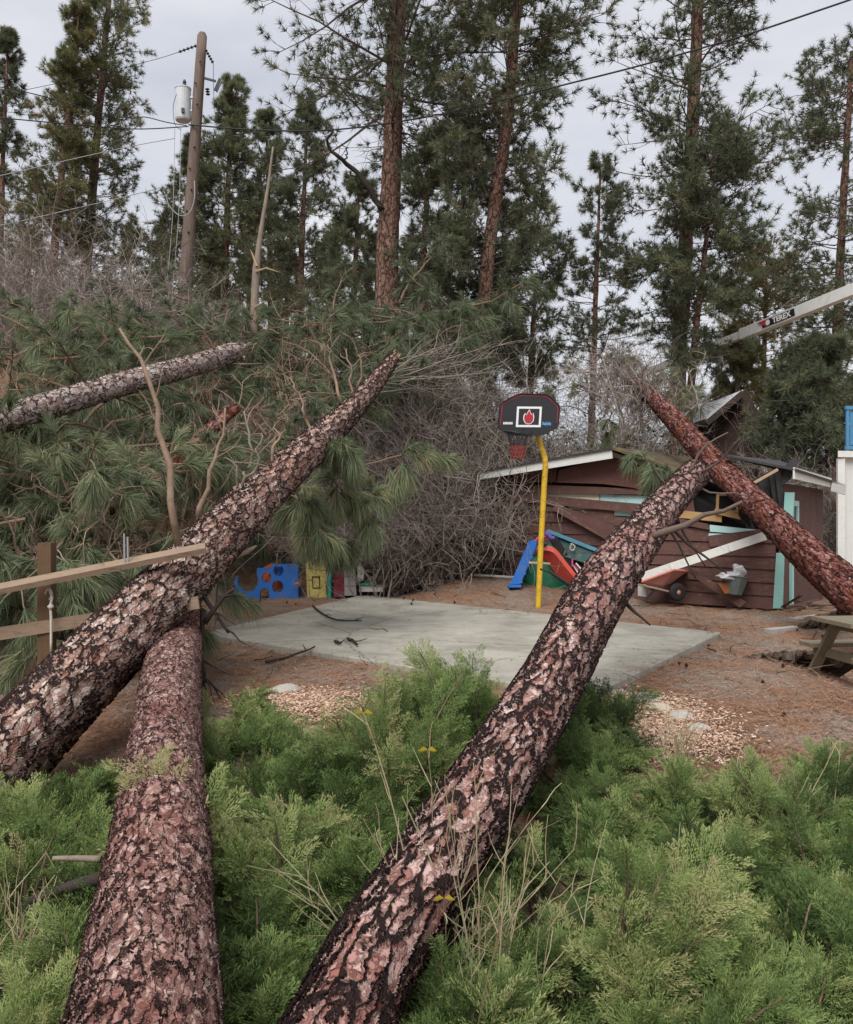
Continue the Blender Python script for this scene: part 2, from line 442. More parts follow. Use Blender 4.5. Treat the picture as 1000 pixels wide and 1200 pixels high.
M['needle_olive'] = tintmat('olive_pine_needles', [(0.0, (0.088, 0.096, 0.048)), (0.4, (0.155, 0.162, 0.074)), (0.8, (0.235, 0.21, 0.10)), (1.0, (0.33, 0.22, 0.11))], 0.55, 0.35)
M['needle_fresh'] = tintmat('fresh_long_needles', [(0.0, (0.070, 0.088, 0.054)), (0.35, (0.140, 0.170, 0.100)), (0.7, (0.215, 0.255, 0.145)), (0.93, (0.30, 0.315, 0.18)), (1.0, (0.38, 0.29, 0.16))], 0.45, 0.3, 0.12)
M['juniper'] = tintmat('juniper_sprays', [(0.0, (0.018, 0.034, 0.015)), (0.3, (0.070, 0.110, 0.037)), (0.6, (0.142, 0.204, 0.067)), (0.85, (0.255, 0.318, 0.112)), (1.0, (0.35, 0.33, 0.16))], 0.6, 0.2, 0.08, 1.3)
M['leaf_dark'] = tintmat('dark_shrub_leaves', [(0.0, (0.018, 0.026, 0.016)), (0.6, (0.045, 0.06, 0.032)), (1.0, (0.10, 0.10, 0.05))], 0.45, 0.2)
M['dead_leaf'] = tintmat('dead_brown_leaves', [(0.0, (0.05, 0.025, 0.018)), (0.6, (0.13, 0.07, 0.045)), (1.0, (0.26, 0.15, 0.09))], 0.8, 0.15)
M['straw'] = tintmat('dry_straw', [(0.0, (0.20, 0.15, 0.09)), (0.5, (0.37, 0.30, 0.18)), (1.0, (0.50, 0.44, 0.30))], 0.7, 0.2)
M['litter'] = tintmat('fallen_needles', [(0.0, (0.13, 0.065, 0.045)), (0.5, (0.29, 0.16, 0.105)), (0.85, (0.42, 0.27, 0.18)), (1.0, (0.52, 0.40, 0.29))], 0.8, 0.1)
M['chips'] = tintmat('wood_chips', [(0.0, (0.22, 0.12, 0.08)), (0.4, (0.44, 0.27, 0.185)), (0.8, (0.60, 0.43, 0.32)), (1.0, (0.70, 0.57, 0.46))], 0.8, 0)
M['ground'] = groundmat()
M['concrete'] = concretemat()
M['shed_brown'] = boardmat('shed_brown_stain', (0.065, 0.032, 0.027), (0.155, 0.076, 0.062), (0.24, 0.15, 0.12), 0.6)
M['shed_panel'] = boardmat('shed_brown_panel', (0.10, 0.046, 0.038), (0.165, 0.078, 0.064), (0.21, 0.12, 0.10), 0.4, (3, 3, 5))
M['inside_shade'] = mat('interior_shade', (0.012, 0.010, 0.010), 0.95, 0.3, 6, bump=0)  # near-black colour stands in for the shade inside the shed
M['white_trim'] = boardmat('white_painted_trim', (0.60, 0.60, 0.56), (0.72, 0.72, 0.69), (0.30, 0.27, 0.22), 0.55)
M['cream'] = boardmat('cream_paint', (0.62, 0.56, 0.42), (0.72, 0.67, 0.53), (0.40, 0.33, 0.23), 0.4)
M['teal'] = boardmat('teal_paint', (0.20, 0.42, 0.38), (0.31, 0.55, 0.50), (0.42, 0.36, 0.28), 0.6)
M['teal_pale'] = boardmat('pale_teal_paint', (0.38, 0.60, 0.58), (0.50, 0.70, 0.68), (0.45, 0.36, 0.25), 0.5)
M['raw_wood'] = boardmat('raw_window_wood', (0.34, 0.20, 0.085), (0.52, 0.34, 0.16), (0.20, 0.11, 0.05), 0.5)
M['fence_wood'] = boardmat('weathered_fence_wood', (0.20, 0.135, 0.09), (0.37, 0.275, 0.195), (0.13, 0.09, 0.065), 0.75, (2, 26, 26))
M['post_wood'] = boardmat('dark_post_wood', (0.075, 0.045, 0.025), (0.17, 0.10, 0.05), (0.05, 0.03, 0.02), 0.4, (14, 14, 1.5))
M['table_wood'] = boardmat('mossy_table_wood', (0.15, 0.125, 0.085), (0.26, 0.22, 0.155), (0.12, 0.13, 0.06), 0.6, (3, 20, 20))
M['shingle'] = mat('asphalt_shingle', (0.055, 0.052, 0.055), 0.9, 0.4, 18, bump=0.6)
M['roof_moss'] = mat('mossy_roof', (0.085, 0.062, 0.042), 0.95, 0.5, 9, dirt=(0.19, 0.16, 0.05), dirt_amt=0.9, bump=0.7)
M['metal_roof'] = mat('old_metal_roofing', (0.72, 0.74, 0.76), 0.5, 0.1, 3, dirt=(0.22, 0.14, 0.11), dirt_amt=0.55, bump=0.1)  # pale base colour stands in for the sky reflected in the metal
M['cabin_wood'] = boardmat('cabin_dark_wood', (0.030, 0.018, 0.014), (0.07, 0.042, 0.032), (0.11, 0.07, 0.055), 0.4)
M['house_white'] = boardmat('house_white_siding', (0.58, 0.58, 0.55), (0.66, 0.66, 0.63), (0.45, 0.43, 0.38), 0.3, (2, 2, 3))
M['blue_rail'] = mat('blue_painted_rail', (0.07, 0.24, 0.42), 0.55, 0.2, 8, dirt=(0.10, 0.16, 0.2), bump=0.1)
M['yellow_paint'] = mat('chipped_yellow_paint', (0.66, 0.42, 0.025), 0.45, 0.12, 12, dirt=(0.13, 0.06, 0.025), dirt_amt=0.6, bump=0.15, spec=0.5)
M['board_black'] = mat('black_backboard_plastic', (0.022, 0.024, 0.028), 0.45, 0.15, 10, bump=0.05, spec=0.5)
M['print_white'] = mat('white_print', (0.80, 0.80, 0.80), 0.5, 0.06, 20, bump=0)
M['print_red'] = mat('red_print', (0.42, 0.035, 0.045), 0.5, 0.1, 20, bump=0)
M['print_blue'] = mat('blue_print', (0.14, 0.34, 0.68), 0.5, 0.1, 20, bump=0)
M['print_black'] = mat('black_print', (0.015, 0.015, 0.017), 0.5, 0.1, 20, bump=0)
M['net_red'] = mat('red_net_cord', (0.24, 0.05, 0.045), 0.85, 0.3, 30, bump=0)
M['net_black'] = mat('black_net_cord', (0.03, 0.028, 0.03), 0.8, 0.25, 30, bump=0)
M['black_metal'] = mat('black_metal', (0.02, 0.02, 0.02), 0.5, 0.3, 20, bump=0.1, spec=0.5)
M['galv'] = mat('galvanised_steel', (0.42, 0.44, 0.46), 0.45, 0.2, 25, bump=0.05, metal=0.6)
M['transformer'] = mat('grey_transformer_paint', (0.55, 0.58, 0.60), 0.5, 0.1, 4, dirt=(0.36, 0.36, 0.35), bump=0.05)
M['pole_wood'] = mat('utility_pole_wood', (0.150, 0.112, 0.092), 0.9, 0.4, 3, stretch=(9, 9, 0.8), dirt=(0.24, 0.19, 0.155), dirt_amt=0.6, bump=0.5)
M['pvc'] = mat('white_pvc_pipe', (0.62, 0.62, 0.60), 0.5, 0.12, 9, dirt=(0.3, 0.27, 0.22), bump=0.05)
M['rope'] = mat('pale_rope', (0.55, 0.50, 0.42), 0.9, 0.2, 60, bump=0.4)
M['boom_white'] = mat('boom_white_paint', (0.66, 0.66, 0.63), 0.45, 0.08, 3, dirt=(0.45, 0.43, 0.38), bump=0.03)
for nm, c in dict(blue=(0.03, 0.17, 0.56), red=(0.60, 0.075, 0.045), green=(0.02, 0.20, 0.11), teal_toy=(0.02, 0.34, 0.24), yellow=(0.66, 0.54, 0.16), maroon=(0.19, 0.018, 0.032),
                  greyt=(0.30, 0.275, 0.265), orange=(0.62, 0.13, 0.03), pink=(0.52, 0.05, 0.15), purple=(0.16, 0.11, 0.42), darkgreen=(0.012, 0.06, 0.055), tan=(0.55, 0.45, 0.24), sand=(0.52, 0.49, 0.43)).items():
    M['p_' + nm] = mat('plastic_' + nm, c, 0.55, 0.2, 7, dirt=tuple(0.45 * x + 0.10 for x in c), dirt_amt=0.7, bump=0.06, spec=0.35)
M['barrow_red'] = mat('faded_red_barrow', (0.44, 0.19, 0.15), 0.7, 0.25, 6, dirt=(0.22, 0.12, 0.10), dirt_amt=0.7, bump=0.1)
M['tire'] = mat('rubber_tire', (0.02, 0.02, 0.02), 0.85, 0.3, 20)
M['tarp'] = mat('grey_plastic_bag', (0.36, 0.35, 0.36), 0.4, 0.3, 14, bump=0.5, spec=0.5)
M['stone'] = mat('pale_field_stone', (0.40, 0.37, 0.33), 0.85, 0.3, 12, dirt=(0.22, 0.20, 0.18), bump=0.5)
M['stone_buff'] = mat('buff_field_stone', (0.47, 0.39, 0.30), 0.85, 0.25, 12, dirt=(0.30, 0.24, 0.18), bump=0.5)
M['earth'] = mat('torn_earth', (0.13, 0.10, 0.075), 0.95, 0.5, 12, dirt=(0.05, 0.035, 0.028), dirt_amt=0.8, bump=1.0)
M['cone'] = mat('pine_cone', (0.12, 0.075, 0.05), 0.85, 0.4, 30, bump=0.4)
M['wire'] = mat('black_cable', (0.03, 0.03, 0.033), 0.6, 0.2, 10, bump=0)
M['wire_pale'] = mat('pale_cable', (0.40, 0.40, 0.40), 0.5, 0.2, 10, bump=0)
M['glass'] = mat('dark_window_glass', (0.02, 0.025, 0.03), 0.12, 0.2, 4, bump=0, spec=0.6)
M['leaf_yellow'] = mat('yellow_leaf', (0.45, 0.36, 0.04), 0.6, 0.2, 20, bump=0)
M['brick'] = mat('pale_concrete_block', (0.33, 0.30, 0.26), 0.9, 0.3, 14, bump=0.4)

# ------------------------------------------------------------------ growth helpers
def grow(p, d, L, K, wob, up, rng=RNG):
    p = np.asarray(p, float).copy(); d = norm(np.asarray(d, float)); N = len(p)
    L = np.broadcast_to(np.asarray(L, float), (N,))
    out = [p]
    for k in range(1, K):
        d = d + rng.normal(0, wob, (N, 3)); d[:, 2] += up
        d = norm(d); p = p + d * (L / (K - 1))[:, None]
        out.append(p)
    return np.stack(out, 1)

def child(pts, n, lo, hi, ang, rng=RNG, up=0.0):
    N, K = pts.shape[:2]
    t = rng.uniform(lo, hi, (N, n)) * (K - 1)
    i = np.clip(t.astype(int), 0, K - 2); f = (t - i)[..., None]
    r = np.arange(N)[:, None]
    p = pts[r, i] * (1 - f) + pts[r, i + 1] * f
    d = norm(pts[r, i + 1] - pts[r, i])
    q = norm(np.cross(d, rng.normal(0, 1, (N, n, 3))))
    a = np.radians(rng.normal(ang, ang * 0.2, (N, n, 1)))
    dd = d * np.cos(a) + q * np.sin(a); dd[..., 2] += up
    return p.reshape(-1, 3), norm(dd).reshape(-1, 3), np.repeat(np.arange(N), n), (t / (K - 1)).ravel()

def needles(mb, c, ax, n, length, width, cone=(0.2, 1.3), droop=0.0, tint=None, rng=RNG, seg2=True):
    """N tufts of n ribbon needles fanned about the axis"""
    c = np.asarray(c, float); N = len(c)
    ax = norm(ax)
    q = norm(np.cross(ax[:, None], rng.normal(0, 1, (N, n, 3))))
    a = rng.uniform(cone[0], cone[1], (N, n, 1))
    d = ax[:, None] * np.cos(a) + q * np.sin(a)
    L = np.broadcast_to(np.asarray(length, float), (N,))[:, None, None] * rng.uniform(0.75, 1.1, (N, n, 1))
    wv = norm(np.cross(d, rng.normal(0, 1, (N, n, 3)))) * width * 0.5
    b = c[:, None] + ax[:, None] * (rng.uniform(-0.25, 0.1, (N, n, 1)) * L)
    t = rng.uniform(0.1, 0.75, N) if tint is None else np.broadcast_to(tint, (N,))
    tt = np.clip(t[:, None] + rng.normal(0, 0.15, (N, n)), 0, 0.97)
    if seg2:
        m = b + d * L * 0.55; m[..., 2] -= droop * 0.25 * L[..., 0]
        e = b + d * L; e[..., 2] -= droop * L[..., 0]
        v = np.stack([b - wv, b + wv, m + wv, m - wv, e], 2)
        k = np.arange(N * n)[:, None] * 5
        mb.add(v, f4=k + np.array([[0, 1, 2, 3]]), f3=k + np.array([[3, 2, 4]]), tint=np.repeat(tt.ravel(), 5))
    else:
        e = b + d * L; e[..., 2] -= droop * L[..., 0]
        v = np.stack([b - wv, b + wv, e], 2)
        k = np.arange(N * n)[:, None] * 3
        mb.add(v, f3=k + np.array([[0, 1, 2]]), tint=np.repeat(tt.ravel(), 3))

def smooth_path(ctrl, n, cols=None):
    """Catmull-Rom through control rows"""
    c = np.asarray(ctrl, float); K = len(c)
    u = np.linspace(0, K - 1, n); i = np.clip(u.astype(int), 0, K - 2); f = (u - i)[:, None]
    p0 = c[np.maximum(i - 1, 0)]; p1 = c[i]; p2 = c[i + 1]; p3 = c[np.minimum(i + 2, K - 1)]
    return 0.5 * (2 * p1 + (p2 - p0) * f + (2 * p0 - 5 * p1 + 4 * p2 - p3) * f ** 2 + (3 * p1 - p0 - 3 * p2 + p3) * f ** 3)

def logmesh(ctrl, n_len, n_circ, seed=0, jag=0.0, jag_start=False):
    """ctrl rows: px, py, d, width px. returns MB + rest coordinates (around the axis, arc length)"""
    rng = np.random.default_rng(seed)
    r = smooth_path(ctrl, n_len)
    pts = np.array([P(a, b, d) for a, b, d, w in r]); rad = r[:, 3] * r[:, 2] / F / 2
    arc = np.concatenate([[0], np.cumsum(np.linalg.norm(np.diff(pts, axis=0), axis=1))])
    tan = norm(np.gradient(pts, axis=0))
    ref = np.array([0.0, 0.0, 1.0]) if abs(tan[:, 2]).mean() < 0.8 else np.array([1.0, 0.0, 0.0])
    a = norm(np.cross(tan, ref)); b = np.cross(tan, a)
    th = np.arange(n_circ) / n_circ * 2 * np.pi
    lump = 1 + 0.035 * np.sin(2 * th[None] + arc[:, None] * 0.9 + seed) + 0.025 * np.sin(3 * th[None] - arc[:, None] * 1.7)
    rr = rad[:, None] * lump
    ring = a[:, None] * np.cos(th)[None, :, None] + b[:, None] * np.sin(th)[None, :, None]
    v = pts[:, None] + ring * rr[..., None]
    if jag:
        j = jag * (rng.random(n_circ) ** 2)
        j = 0.5 * j + 0.5 * np.roll(j, 1)
        v[-1] += tan[-1] * j[:, None]
        v[-1] = pts[-1] + (v[-1] - pts[-1]) * 0.82 + tan[-1] * 0.02
    rest = np.stack([rr * np.cos(th), rr * np.sin(th), np.repeat(arc[:, None], n_circ, 1)], -1) + np.array([seed * 3.1, seed * 1.7, seed * 5.3])
    idx = np.arange(n_len * n_circ).reshape(n_len, n_circ)
    A = idx[:-1]; B = idx[1:]
    q = np.stack([A, B, np.roll(B, -1, 1), np.roll(A, -1, 1)], -1).reshape(-1, 4)
    mb = MB(); mb.add(v, f4=q)
    mb.ng += [list(map(int, idx[0])), list(map(int, idx[-1][::-1]))]
    return mb, rest.reshape(-1, 3), pts, rad, tan

def dlin(ctrl, d0, d1):
    """fill depth so that 1/d runs linearly with image distance along the control pixels"""
    c = np.array(ctrl, float)
    s = np.concatenate([[0], np.cumsum(np.hypot(np.diff(c[:, 0]), np.diff(c[:, 1])))]); s /= s[-1]
    d = 1 / (1 / d0 + (1 / d1 - 1 / d0) * s)
    return np.stack([c[:, 0], c[:, 1], d, c[:, 2]], 1)

def rotz(a):
    c, s = math.cos(a), math.sin(a)
    return np.array([[c, -s, 0], [s, c, 0], [0, 0, 1.0]])

# ------------------------------------------------------------------ ground
def axis(a, b, fine0, fine1, step, grow_=1.18):
    v = list(np.arange(fine0, fine1 + 1e-6, step))
    s = step
    while v[-1] < b: s *= grow_; v.append(v[-1] + s)
    s = step; lo = []
    x = fine0
    while x > a: s *= grow_; x -= s; lo.append(x)
    return np.array(lo[::-1] + v)
gx = axis(-500, 500, -9, 10, 0.12); gy = axis(-80, 900, 2, 26, 0.12)
X, Y = np.meshgrid(gx, gy, indexing='ij')
Z = H(X, Y) + 0.012 * RNG.normal(0, 1, X.shape)
# torn-up hollow under the lifted ground beside the picnic table
hol = P(950, 778, 11.6)
Z -= 0.35 * np.exp(-(((X - hol[0]) / 1.0) ** 2 + ((Y - hol[1]) / 0.25) ** 2))
nx, ny = X.shape
idx = np.arange(nx * ny).reshape(nx, ny)
q = np.stack([idx[:-1, :-1], idx[1:, :-1], idx[1:, 1:], idx[:-1, 1:]], -1).reshape(-1, 4)
g = MB(); g.add(np.stack([X, Y, Z], -1), f4=q)
single('ground', g, M['ground'], kind='structure', smooth=True)

# ------------------------------------------------------------------ concrete court slab
def onz(px, py, z=0.0):
    d = (CH - z) * F / (py - 600.0); return P(px, py, d)
A_, B_, C_, D_ = onz(236, 742), onz(692, 815), onz(845, 741), onz(425, 697)
s = MB()
poly = np.array([A_, B_, C_, D_])
bev = []
cen = poly.mean(0)
top = poly + norm(cen - poly) * 0.012
s.add(np.concatenate([poly - [0, 0, 0.16], poly - [0, 0, 0.012], top]),
      f4=[[i, (i + 1) % 4, (i + 1) % 4 + 4, i + 4] for i in range(4)] + [[i + 4, (i + 1) % 4 + 4, (i + 1) % 4 + 8, i + 8] for i in range(4)] + [[8, 9, 10, 11]])
slab = single('concrete_slab', s, M['concrete'], kind='structure')

# ------------------------------------------------------------------ the fallen trunks
def stub(mb, base, dirv, L, r0, K=5, wob=0.12, r1=0.35, sides=6):
    p = grow(np.array([base]), np.array([dirv]), L, K, wob, 0.0)
    mb.tubes(p, np.linspace(r0, r0 * r1, K)[None], sides, cap=True)
    return p[0]

def fallen(name, label, ctrl, matkey, n_len, n_circ, seed, jag):
    mb, rest, pts, rad, tan = logmesh(ctrl, n_len, n_circ, seed, jag)
    lo = pts[np.argmin(pts[:, 2])].copy(); lo[2] -= rad.max()
    T = thing(name, label, 'fallen tree', lo, 'storm felled pine trunks')
    part(T, 'trunk', mb, M[matkey], smooth=True, attrs={'rest': rest})
    return T, pts, rad, tan

# log B: across the junipers towards the shed
cB = dlin([(310, 1352, 130), (352, 1280, 123), (398, 1200, 114), (437, 1123, 107), (505, 1020, 99), (578, 913, 90), (645, 800, 74), (700, 700, 64), (755, 622, 47), (797, 574, 37), (815, 556, 34)], 2.85, 12.5)
TB, pB, rB, tB = fallen('fallen_pine', 'pink furrowed fallen pine trunk over the junipers, its snapped top before the brown shed', cB, 'bark_b', 620, 190, 1, 0.25)
# log D: flaky red trunk lying under the other
cD = dlin([(120, 1400, 232), (148, 1290, 204), (170, 1200, 176), (178, 1100, 146), (186, 1000, 118), (191, 900, 94), (202, 790, 66), (207, 720, 53), (212, 690, 48)], 2.35, 10.6)
TD, pD, rD, tD = fallen('fallen_pine', 'flaky red brown pine trunk flat in the junipers beneath a leaning trunk', cD, 'bark_d', 560, 190, 2, 0.12)
# log A: over the broken fence up to the heap
cA = dlin([(-120, 1000, 124), (-60, 950, 112), (20, 872, 96), (110, 780, 82), (190, 700, 69), (270, 615, 56), (345, 543, 43), (395, 497, 31), (428, 463, 22), (450, 434, 16), (460, 421, 14)], 5.2, 15.8)
TA, pA, rA, tA = fallen('fallen_pine', 'pale plated pine trunk fallen across the wooden fence rails', cA, 'bark_a', 520, 150, 3, 0.3)
# log C: crushing the shed roof
cC = dlin([(1060, 744, 58), (1000, 696, 50), (955, 657, 43), (905, 608, 35), (860, 566, 30), (816, 520, 25), (775, 476, 21), (742, 446, 18)], 11.6, 20.5)
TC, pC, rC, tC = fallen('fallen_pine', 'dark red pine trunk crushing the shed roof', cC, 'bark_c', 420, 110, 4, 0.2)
# log E: high on the heap, grey
cE = dlin([(-50, 508, 31), (0, 491, 31), (70, 471, 30), (150, 448, 28), (215, 431, 25), (275, 412, 22)], 9.6, 15.0)
TE, pE, rE, tE = fallen('fallen_pine', 'grey plated pine trunk lying high on the heap of green boughs', cE, 'bark_e', 260, 80, 5, 0.15)
# log F: short dark red length
cF = dlin([(130, 596, 30), (165, 572, 30), (205, 548, 27), (245, 505, 16), (275, 480, 12)], 10.6, 12.5)
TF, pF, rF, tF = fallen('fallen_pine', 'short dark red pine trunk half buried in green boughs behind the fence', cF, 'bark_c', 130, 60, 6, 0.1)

def at(pts, px):
    scr = pts[:, 0] / pts[:, 1] * F + 500
    return int(np.argmin(np.abs(scr - px)))

# limbs and stubs on log B
for (px, ox, oy, L, r0, mk) in [(742, 60, -28, 1.0, 0.042, 'limb'), (778, 14, 75, 0.95, 0.024, 'dark_limb'), (786, 14, 50, 0.8, 0.02, 'dark_limb'), (700, -42, -16, 0.45, 0.024, 'dark_limb'),
                            (800, 20, -45, 0.8, 0.022, 'limb'), (808, 34, -22, 0.8, 0.02, 'limb'), (790, -22, -36, 0.6, 0.022, 'limb'), (715, 18, 36, 0.45, 0.026, 'dark_limb'), (806, 45, 20, 0.9, 0.016, 'limb'), (770, 40, 60, 0.7, 0.018, 'dark_limb')]:
    i = at(pB, px); b = pB[i]
    dv = P(px + ox, 600 + (CH - b[2]) * F / b[1] + oy, b[1] - 0.2) - b
    m = MB(); stub(m, b + norm(dv) * rB[i] * 0.7, dv, L, r0, 6, 0.16)
    part(TB, 'limb', m, M[mk], smooth=True)
for T, pts, rad, tan, lst in ((TA, pA, rA, tA, [(0.68, 2.0), (0.8, 1.0), (0.74, 2.7)]),):
    for f_, an_ in lst:
        i = int(f_ * len(pts)); a1 = norm(np.cross(tan[i], [0, 0, 1.0])); b1_ = np.cross(a1, tan[i])
        dv = a1 * math.cos(an_) + b1_ * math.sin(an_) + tan[i] * .35
        m = MB(); q0 = pts[i] + norm(dv) * rad[i] * .80; r_ = rad[i] * RNG.uniform(.07, .13)
        m.tube(np.array([q0, q0 + norm(dv) * rad[i] * .25, q0 + norm(dv) * rad[i] * RNG.uniform(.4, .8)]), [r_ * 1.7, r_ * 1.1, r_ * .75], 9)
        part(T, 'branch_stub', m, M['limb'], smooth=True)
# splintered ends
for T, pts, rad, tan in ((TB, pB, rB, tB), (TA, pA, rA, tA), (TC, pC, rC, tC)):
    m = MB()
    for k in range(9):
        a = RNG.uniform(0, 6.28); off = norm(np.cross(tan[-1], RNG.normal(0, 1, 3))) * rad[-1] * RNG.uniform(0.1, 0.75)
        e = pts[-1] + off + tan[-1] * RNG.uniform(0.15, 0.5) * (1 + 2 * rad[-1]); b = pts[-1] + off - tan[-1] * 0.12
        m.tubes(np.array([[b, (b + e) / 2, e]]), np.array([[0.03, 0.022, 0.002]]) * RNG.uniform(0.6, 1.3), 4)
    part(T, 'splintered_end', m, M['splinter'])
# tall stripped limbs standing up from log A and the heap
for (px, pts_, L, r0, mk) in [(205, [(209, 640), (200, 560), (190, 500), (182, 455), (160, 415), (140, 385)], 0, 0.06, 'limb_tan'), (232, [(232, 605), (248, 560), (258, 520), (264, 478)], 0, 0.045, 'limb_tan'),
                            (360, [(362, 512), (360, 492), (350, 470), (345, 450)], 0, 0.04, 'limb_tan'), (402, [(400, 472), (392, 440), (385, 415), (390, 404)], 0, 0.04, 'limb_tan'),
                            (412, [(412, 462), (412, 430), (406, 408)], 0, 0.035, 'limb_tan'), (418, [(418, 455), (421, 425), (416, 405)], 0, 0.03, 'limb_tan'), (292, [(288, 560), (296, 520), (286, 482)], 0, 0.035, 'snag'),
                            (285, [(284, 570), (300, 535), (306, 508)], 0, 0.03, 'snag'), (320, [(318, 542), (326, 512), (317, 505)], 0, 0.035, 'limb_tan'), (276, [(276, 575), (276, 540)], 0, 0.03, 'snag')]:
    i = at(pA, px); d0 = pA[i, 1]
    p3 = np.array([P(a, b, d0 + 0.06 * k) for k, (a, b) in enumerate(pts_)])
    p3 = smooth_path(p3, 9)
    p3[1:-1] += RNG.normal(0, 0.025, (7, 3))
    m = MB(); m.tube(p3, np.linspace(r0 * .62, r0 * 0.2, 9), 7)
    cc = child(p3[None], 4, .35, 1, 40); m.tubes(grow(cc[0], cc[1], RNG.uniform(.15, .5, 4), 5, .2, 0), np.linspace(.01, .004, 5)[None] * np.ones((4, 1)), 4)
    part(TA, 'limb', m, M[mk], smooth=True)
for pl, r0 in (([(240, 670), (262, 655), (285, 648), (300, 640)], 0.10), ([(270, 640), (290, 622), (308, 610)], 0.09)):
    i = at(pA, pl[0][0]); d0 = pA[i, 1] + 0.1
    p3 = smooth_path(np.array([P(a, b, d0 + 0.15 * k) for k, (a, b) in enumerate(pl)]), 8)
    m = MB(); m.tube(p3, np.linspace(r0 * .8, r0 * 0.12, 8), 8)
    part(TA, 'limb', m, M['limb_tan'], smooth=True)
# dark drooping broken limb right of the crossing
for pl in ([(232, 690), (250, 715), (268, 742)], [(238, 715), (236, 770), (242, 800)], [(240, 730), (262, 700), (275, 690)], [(228, 760), (240, 790), (236, 806)]):
    p3 = smooth_path(np.array([P(a, b, 8.3) for a, b in pl]), 7)
    m = MB(); m.tube(p3, np.linspace(0.03, 0.012, 7), 6)
    k = child(p3[None], 3, 0.3, 0.9, 45)
    tw = grow(k[0], k[1], 0.3, 4, 0.2, 0); m.tubes(tw, np.linspace(0.012, 0.004, 4)[None], 4)
    part(TD, 'limb', m, M['dark_limb'], smooth=True)
# limbs to the left of log D
for pl, mk, r0 in (([(122, 1028), (80, 1040), (35, 1056)], 'dark_limb', 0.034), ([(118, 1007), (90, 1006), (62, 1006)], 'snag', 0.018)):
    p3 = smooth_path(np.array([P(a, b, 4.3) for a, b in pl]), 7)
    m = MB(); m.tube(p3, np.linspace(r0, r0 * 0.6, 7), 8)
    part(TD, 'limb', m, M[mk], smooth=True)

# ------------------------------------------------------------------ the brown shed
L0 = P(577, 675, 19.4); R0 = P(915, 713, 15.7)
u = R0 - L0; u[2] = 0; WL = np.linalg.norm(u); u = u / WL
nrm = np.array([u[1], -u[0], 0.0]);
if nrm[1] > 0: nrm = -nrm
def Wp(px, py, off=0.0):
    o = L0 + nrm * off
    ray = np.array([(px - 500) / F, 1.0, (600 - py) / F])
    c = np.array([0, 0, CH])
    t = np.dot(o - c, nrm) / np.dot(ray, nrm)
    return c + ray * t
base = np.array([(L0[0] + R0[0]) / 2, (L0[1] + R0[1]) / 2, 0.0])
SH = thing('shed', 'brown clapboard shed with white fascia, its right roof crushed by a fallen trunk', 'shed', base)
BACK = -nrm * 3.4
# near-black core behind the boards, painted shade so the gaps look dark
m = MB(); m.prism([Wp(580, 676, -0.10), Wp(911, 712, -0.10), Wp(911, 640, -0.10), Wp(800, 575, -0.10), Wp(717, 535, -0.10), Wp(583, 562, -0.10)], BACK * 0.9)
part(SH, 'shade_core', m, M['inside_shade'])
def board(px4, o_top=0.0, o_bot=0.025, th=0.02, mk='shed_brown', name='clapboard', parent=None):
    TL, TR, BR, BL = px4
    f = np.array([Wp(*TL, o_top), Wp(*TR, o_top), Wp(*BR, o_bot), Wp(*BL, o_bot)])
    b = f - nrm * th
    mm = MB(); mm.add(np.concatenate([f, b]), f4=[[0,3,2,1],[4,5,6,7],[0,1,5,4],[1,2,6,5],[2,3,7,6],[3,0,4,7]])
    return part(parent or SH, name, mm, M[mk])
ly = [566, 586, 597, 610.5, 623, 636, 649, 662, 676]          # course lines at the left corner
ry = [560, 574, 590, 606, 622, 638, 654, 670, 686, 702, 715]  # course lines at the right corner
def lineL(k): return ly[k]
# lower regular courses run the full wall from left corner to right trim; they fall with perspective
zL = [Wp(577, y)[2] for y in ly]
for k in range(2, 8):
    x0, x1 = 577.5, 741 + 22 * math.sin(k * 2.3)
    def yy(px, z): # pixel row of height z on wall at px
        p = Wp(px, 600); return 600 - (z - CH) * F / p[1]
    z0 = zL[k]; z1 = zL[k + 1] - 0.012
    drop = 0.02 * math.sin(k * 1.7)
    board([(x0 + 1.5 * math.sin(k * 3), yy(x0, z0)), (x1, yy(x1, z0 + drop)), (x1, yy(x1, z1 + drop)), (x0, yy(x0, z1))])
# right-hand courses
zr = [0.0 - 0.02 + 0.235 * i for i in range(8)]
for k in range(6):
    x0 = 738 + 24 * math.sin(k * 2.3); x1 = 909
    z1, z0 = zr[k] - 0.012, zr[k + 1]
    tilt = 0.03 * math.sin(k * 2.9)
    board([(x0, yy(x0, z0 + tilt)), (x1, yy(x1, z0)), (x1, yy(x1, z1)), (x0, yy(x0, z1 + tilt))], 0.003, 0.03)
# top board, displaced second board, third
board([(584, 566), (770, 573.5), (771, 580), (586, 577)], 0.02, 0.05)
board([(600, 577.5), (769, 592), (767, 603), (602, 587)], 0.035, 0.07)
board([(580, 583), (662, 592), (660, 600), (581, 597)], 0.01, 0.03)
board([(668, 602), (786, 609), (786, 622), (668, 612)], 0.01, 0.03)
board([(590, 553), (653, 549), (652, 565), (588, 566)], -0.02, 0.0, mk='shed_panel', name='gable_panel')
# plywood gable panel
m = MB(); m.prism([Wp(*p, 0.07) for p in [(655, 551), (652.5, 565.5), (706, 567), (738, 571), (771, 577), (774, 562), (745, 546), (719, 534)]][::-1], -nrm * 0.02)
part(SH, 'gable_panel', m, M['shed_panel'])
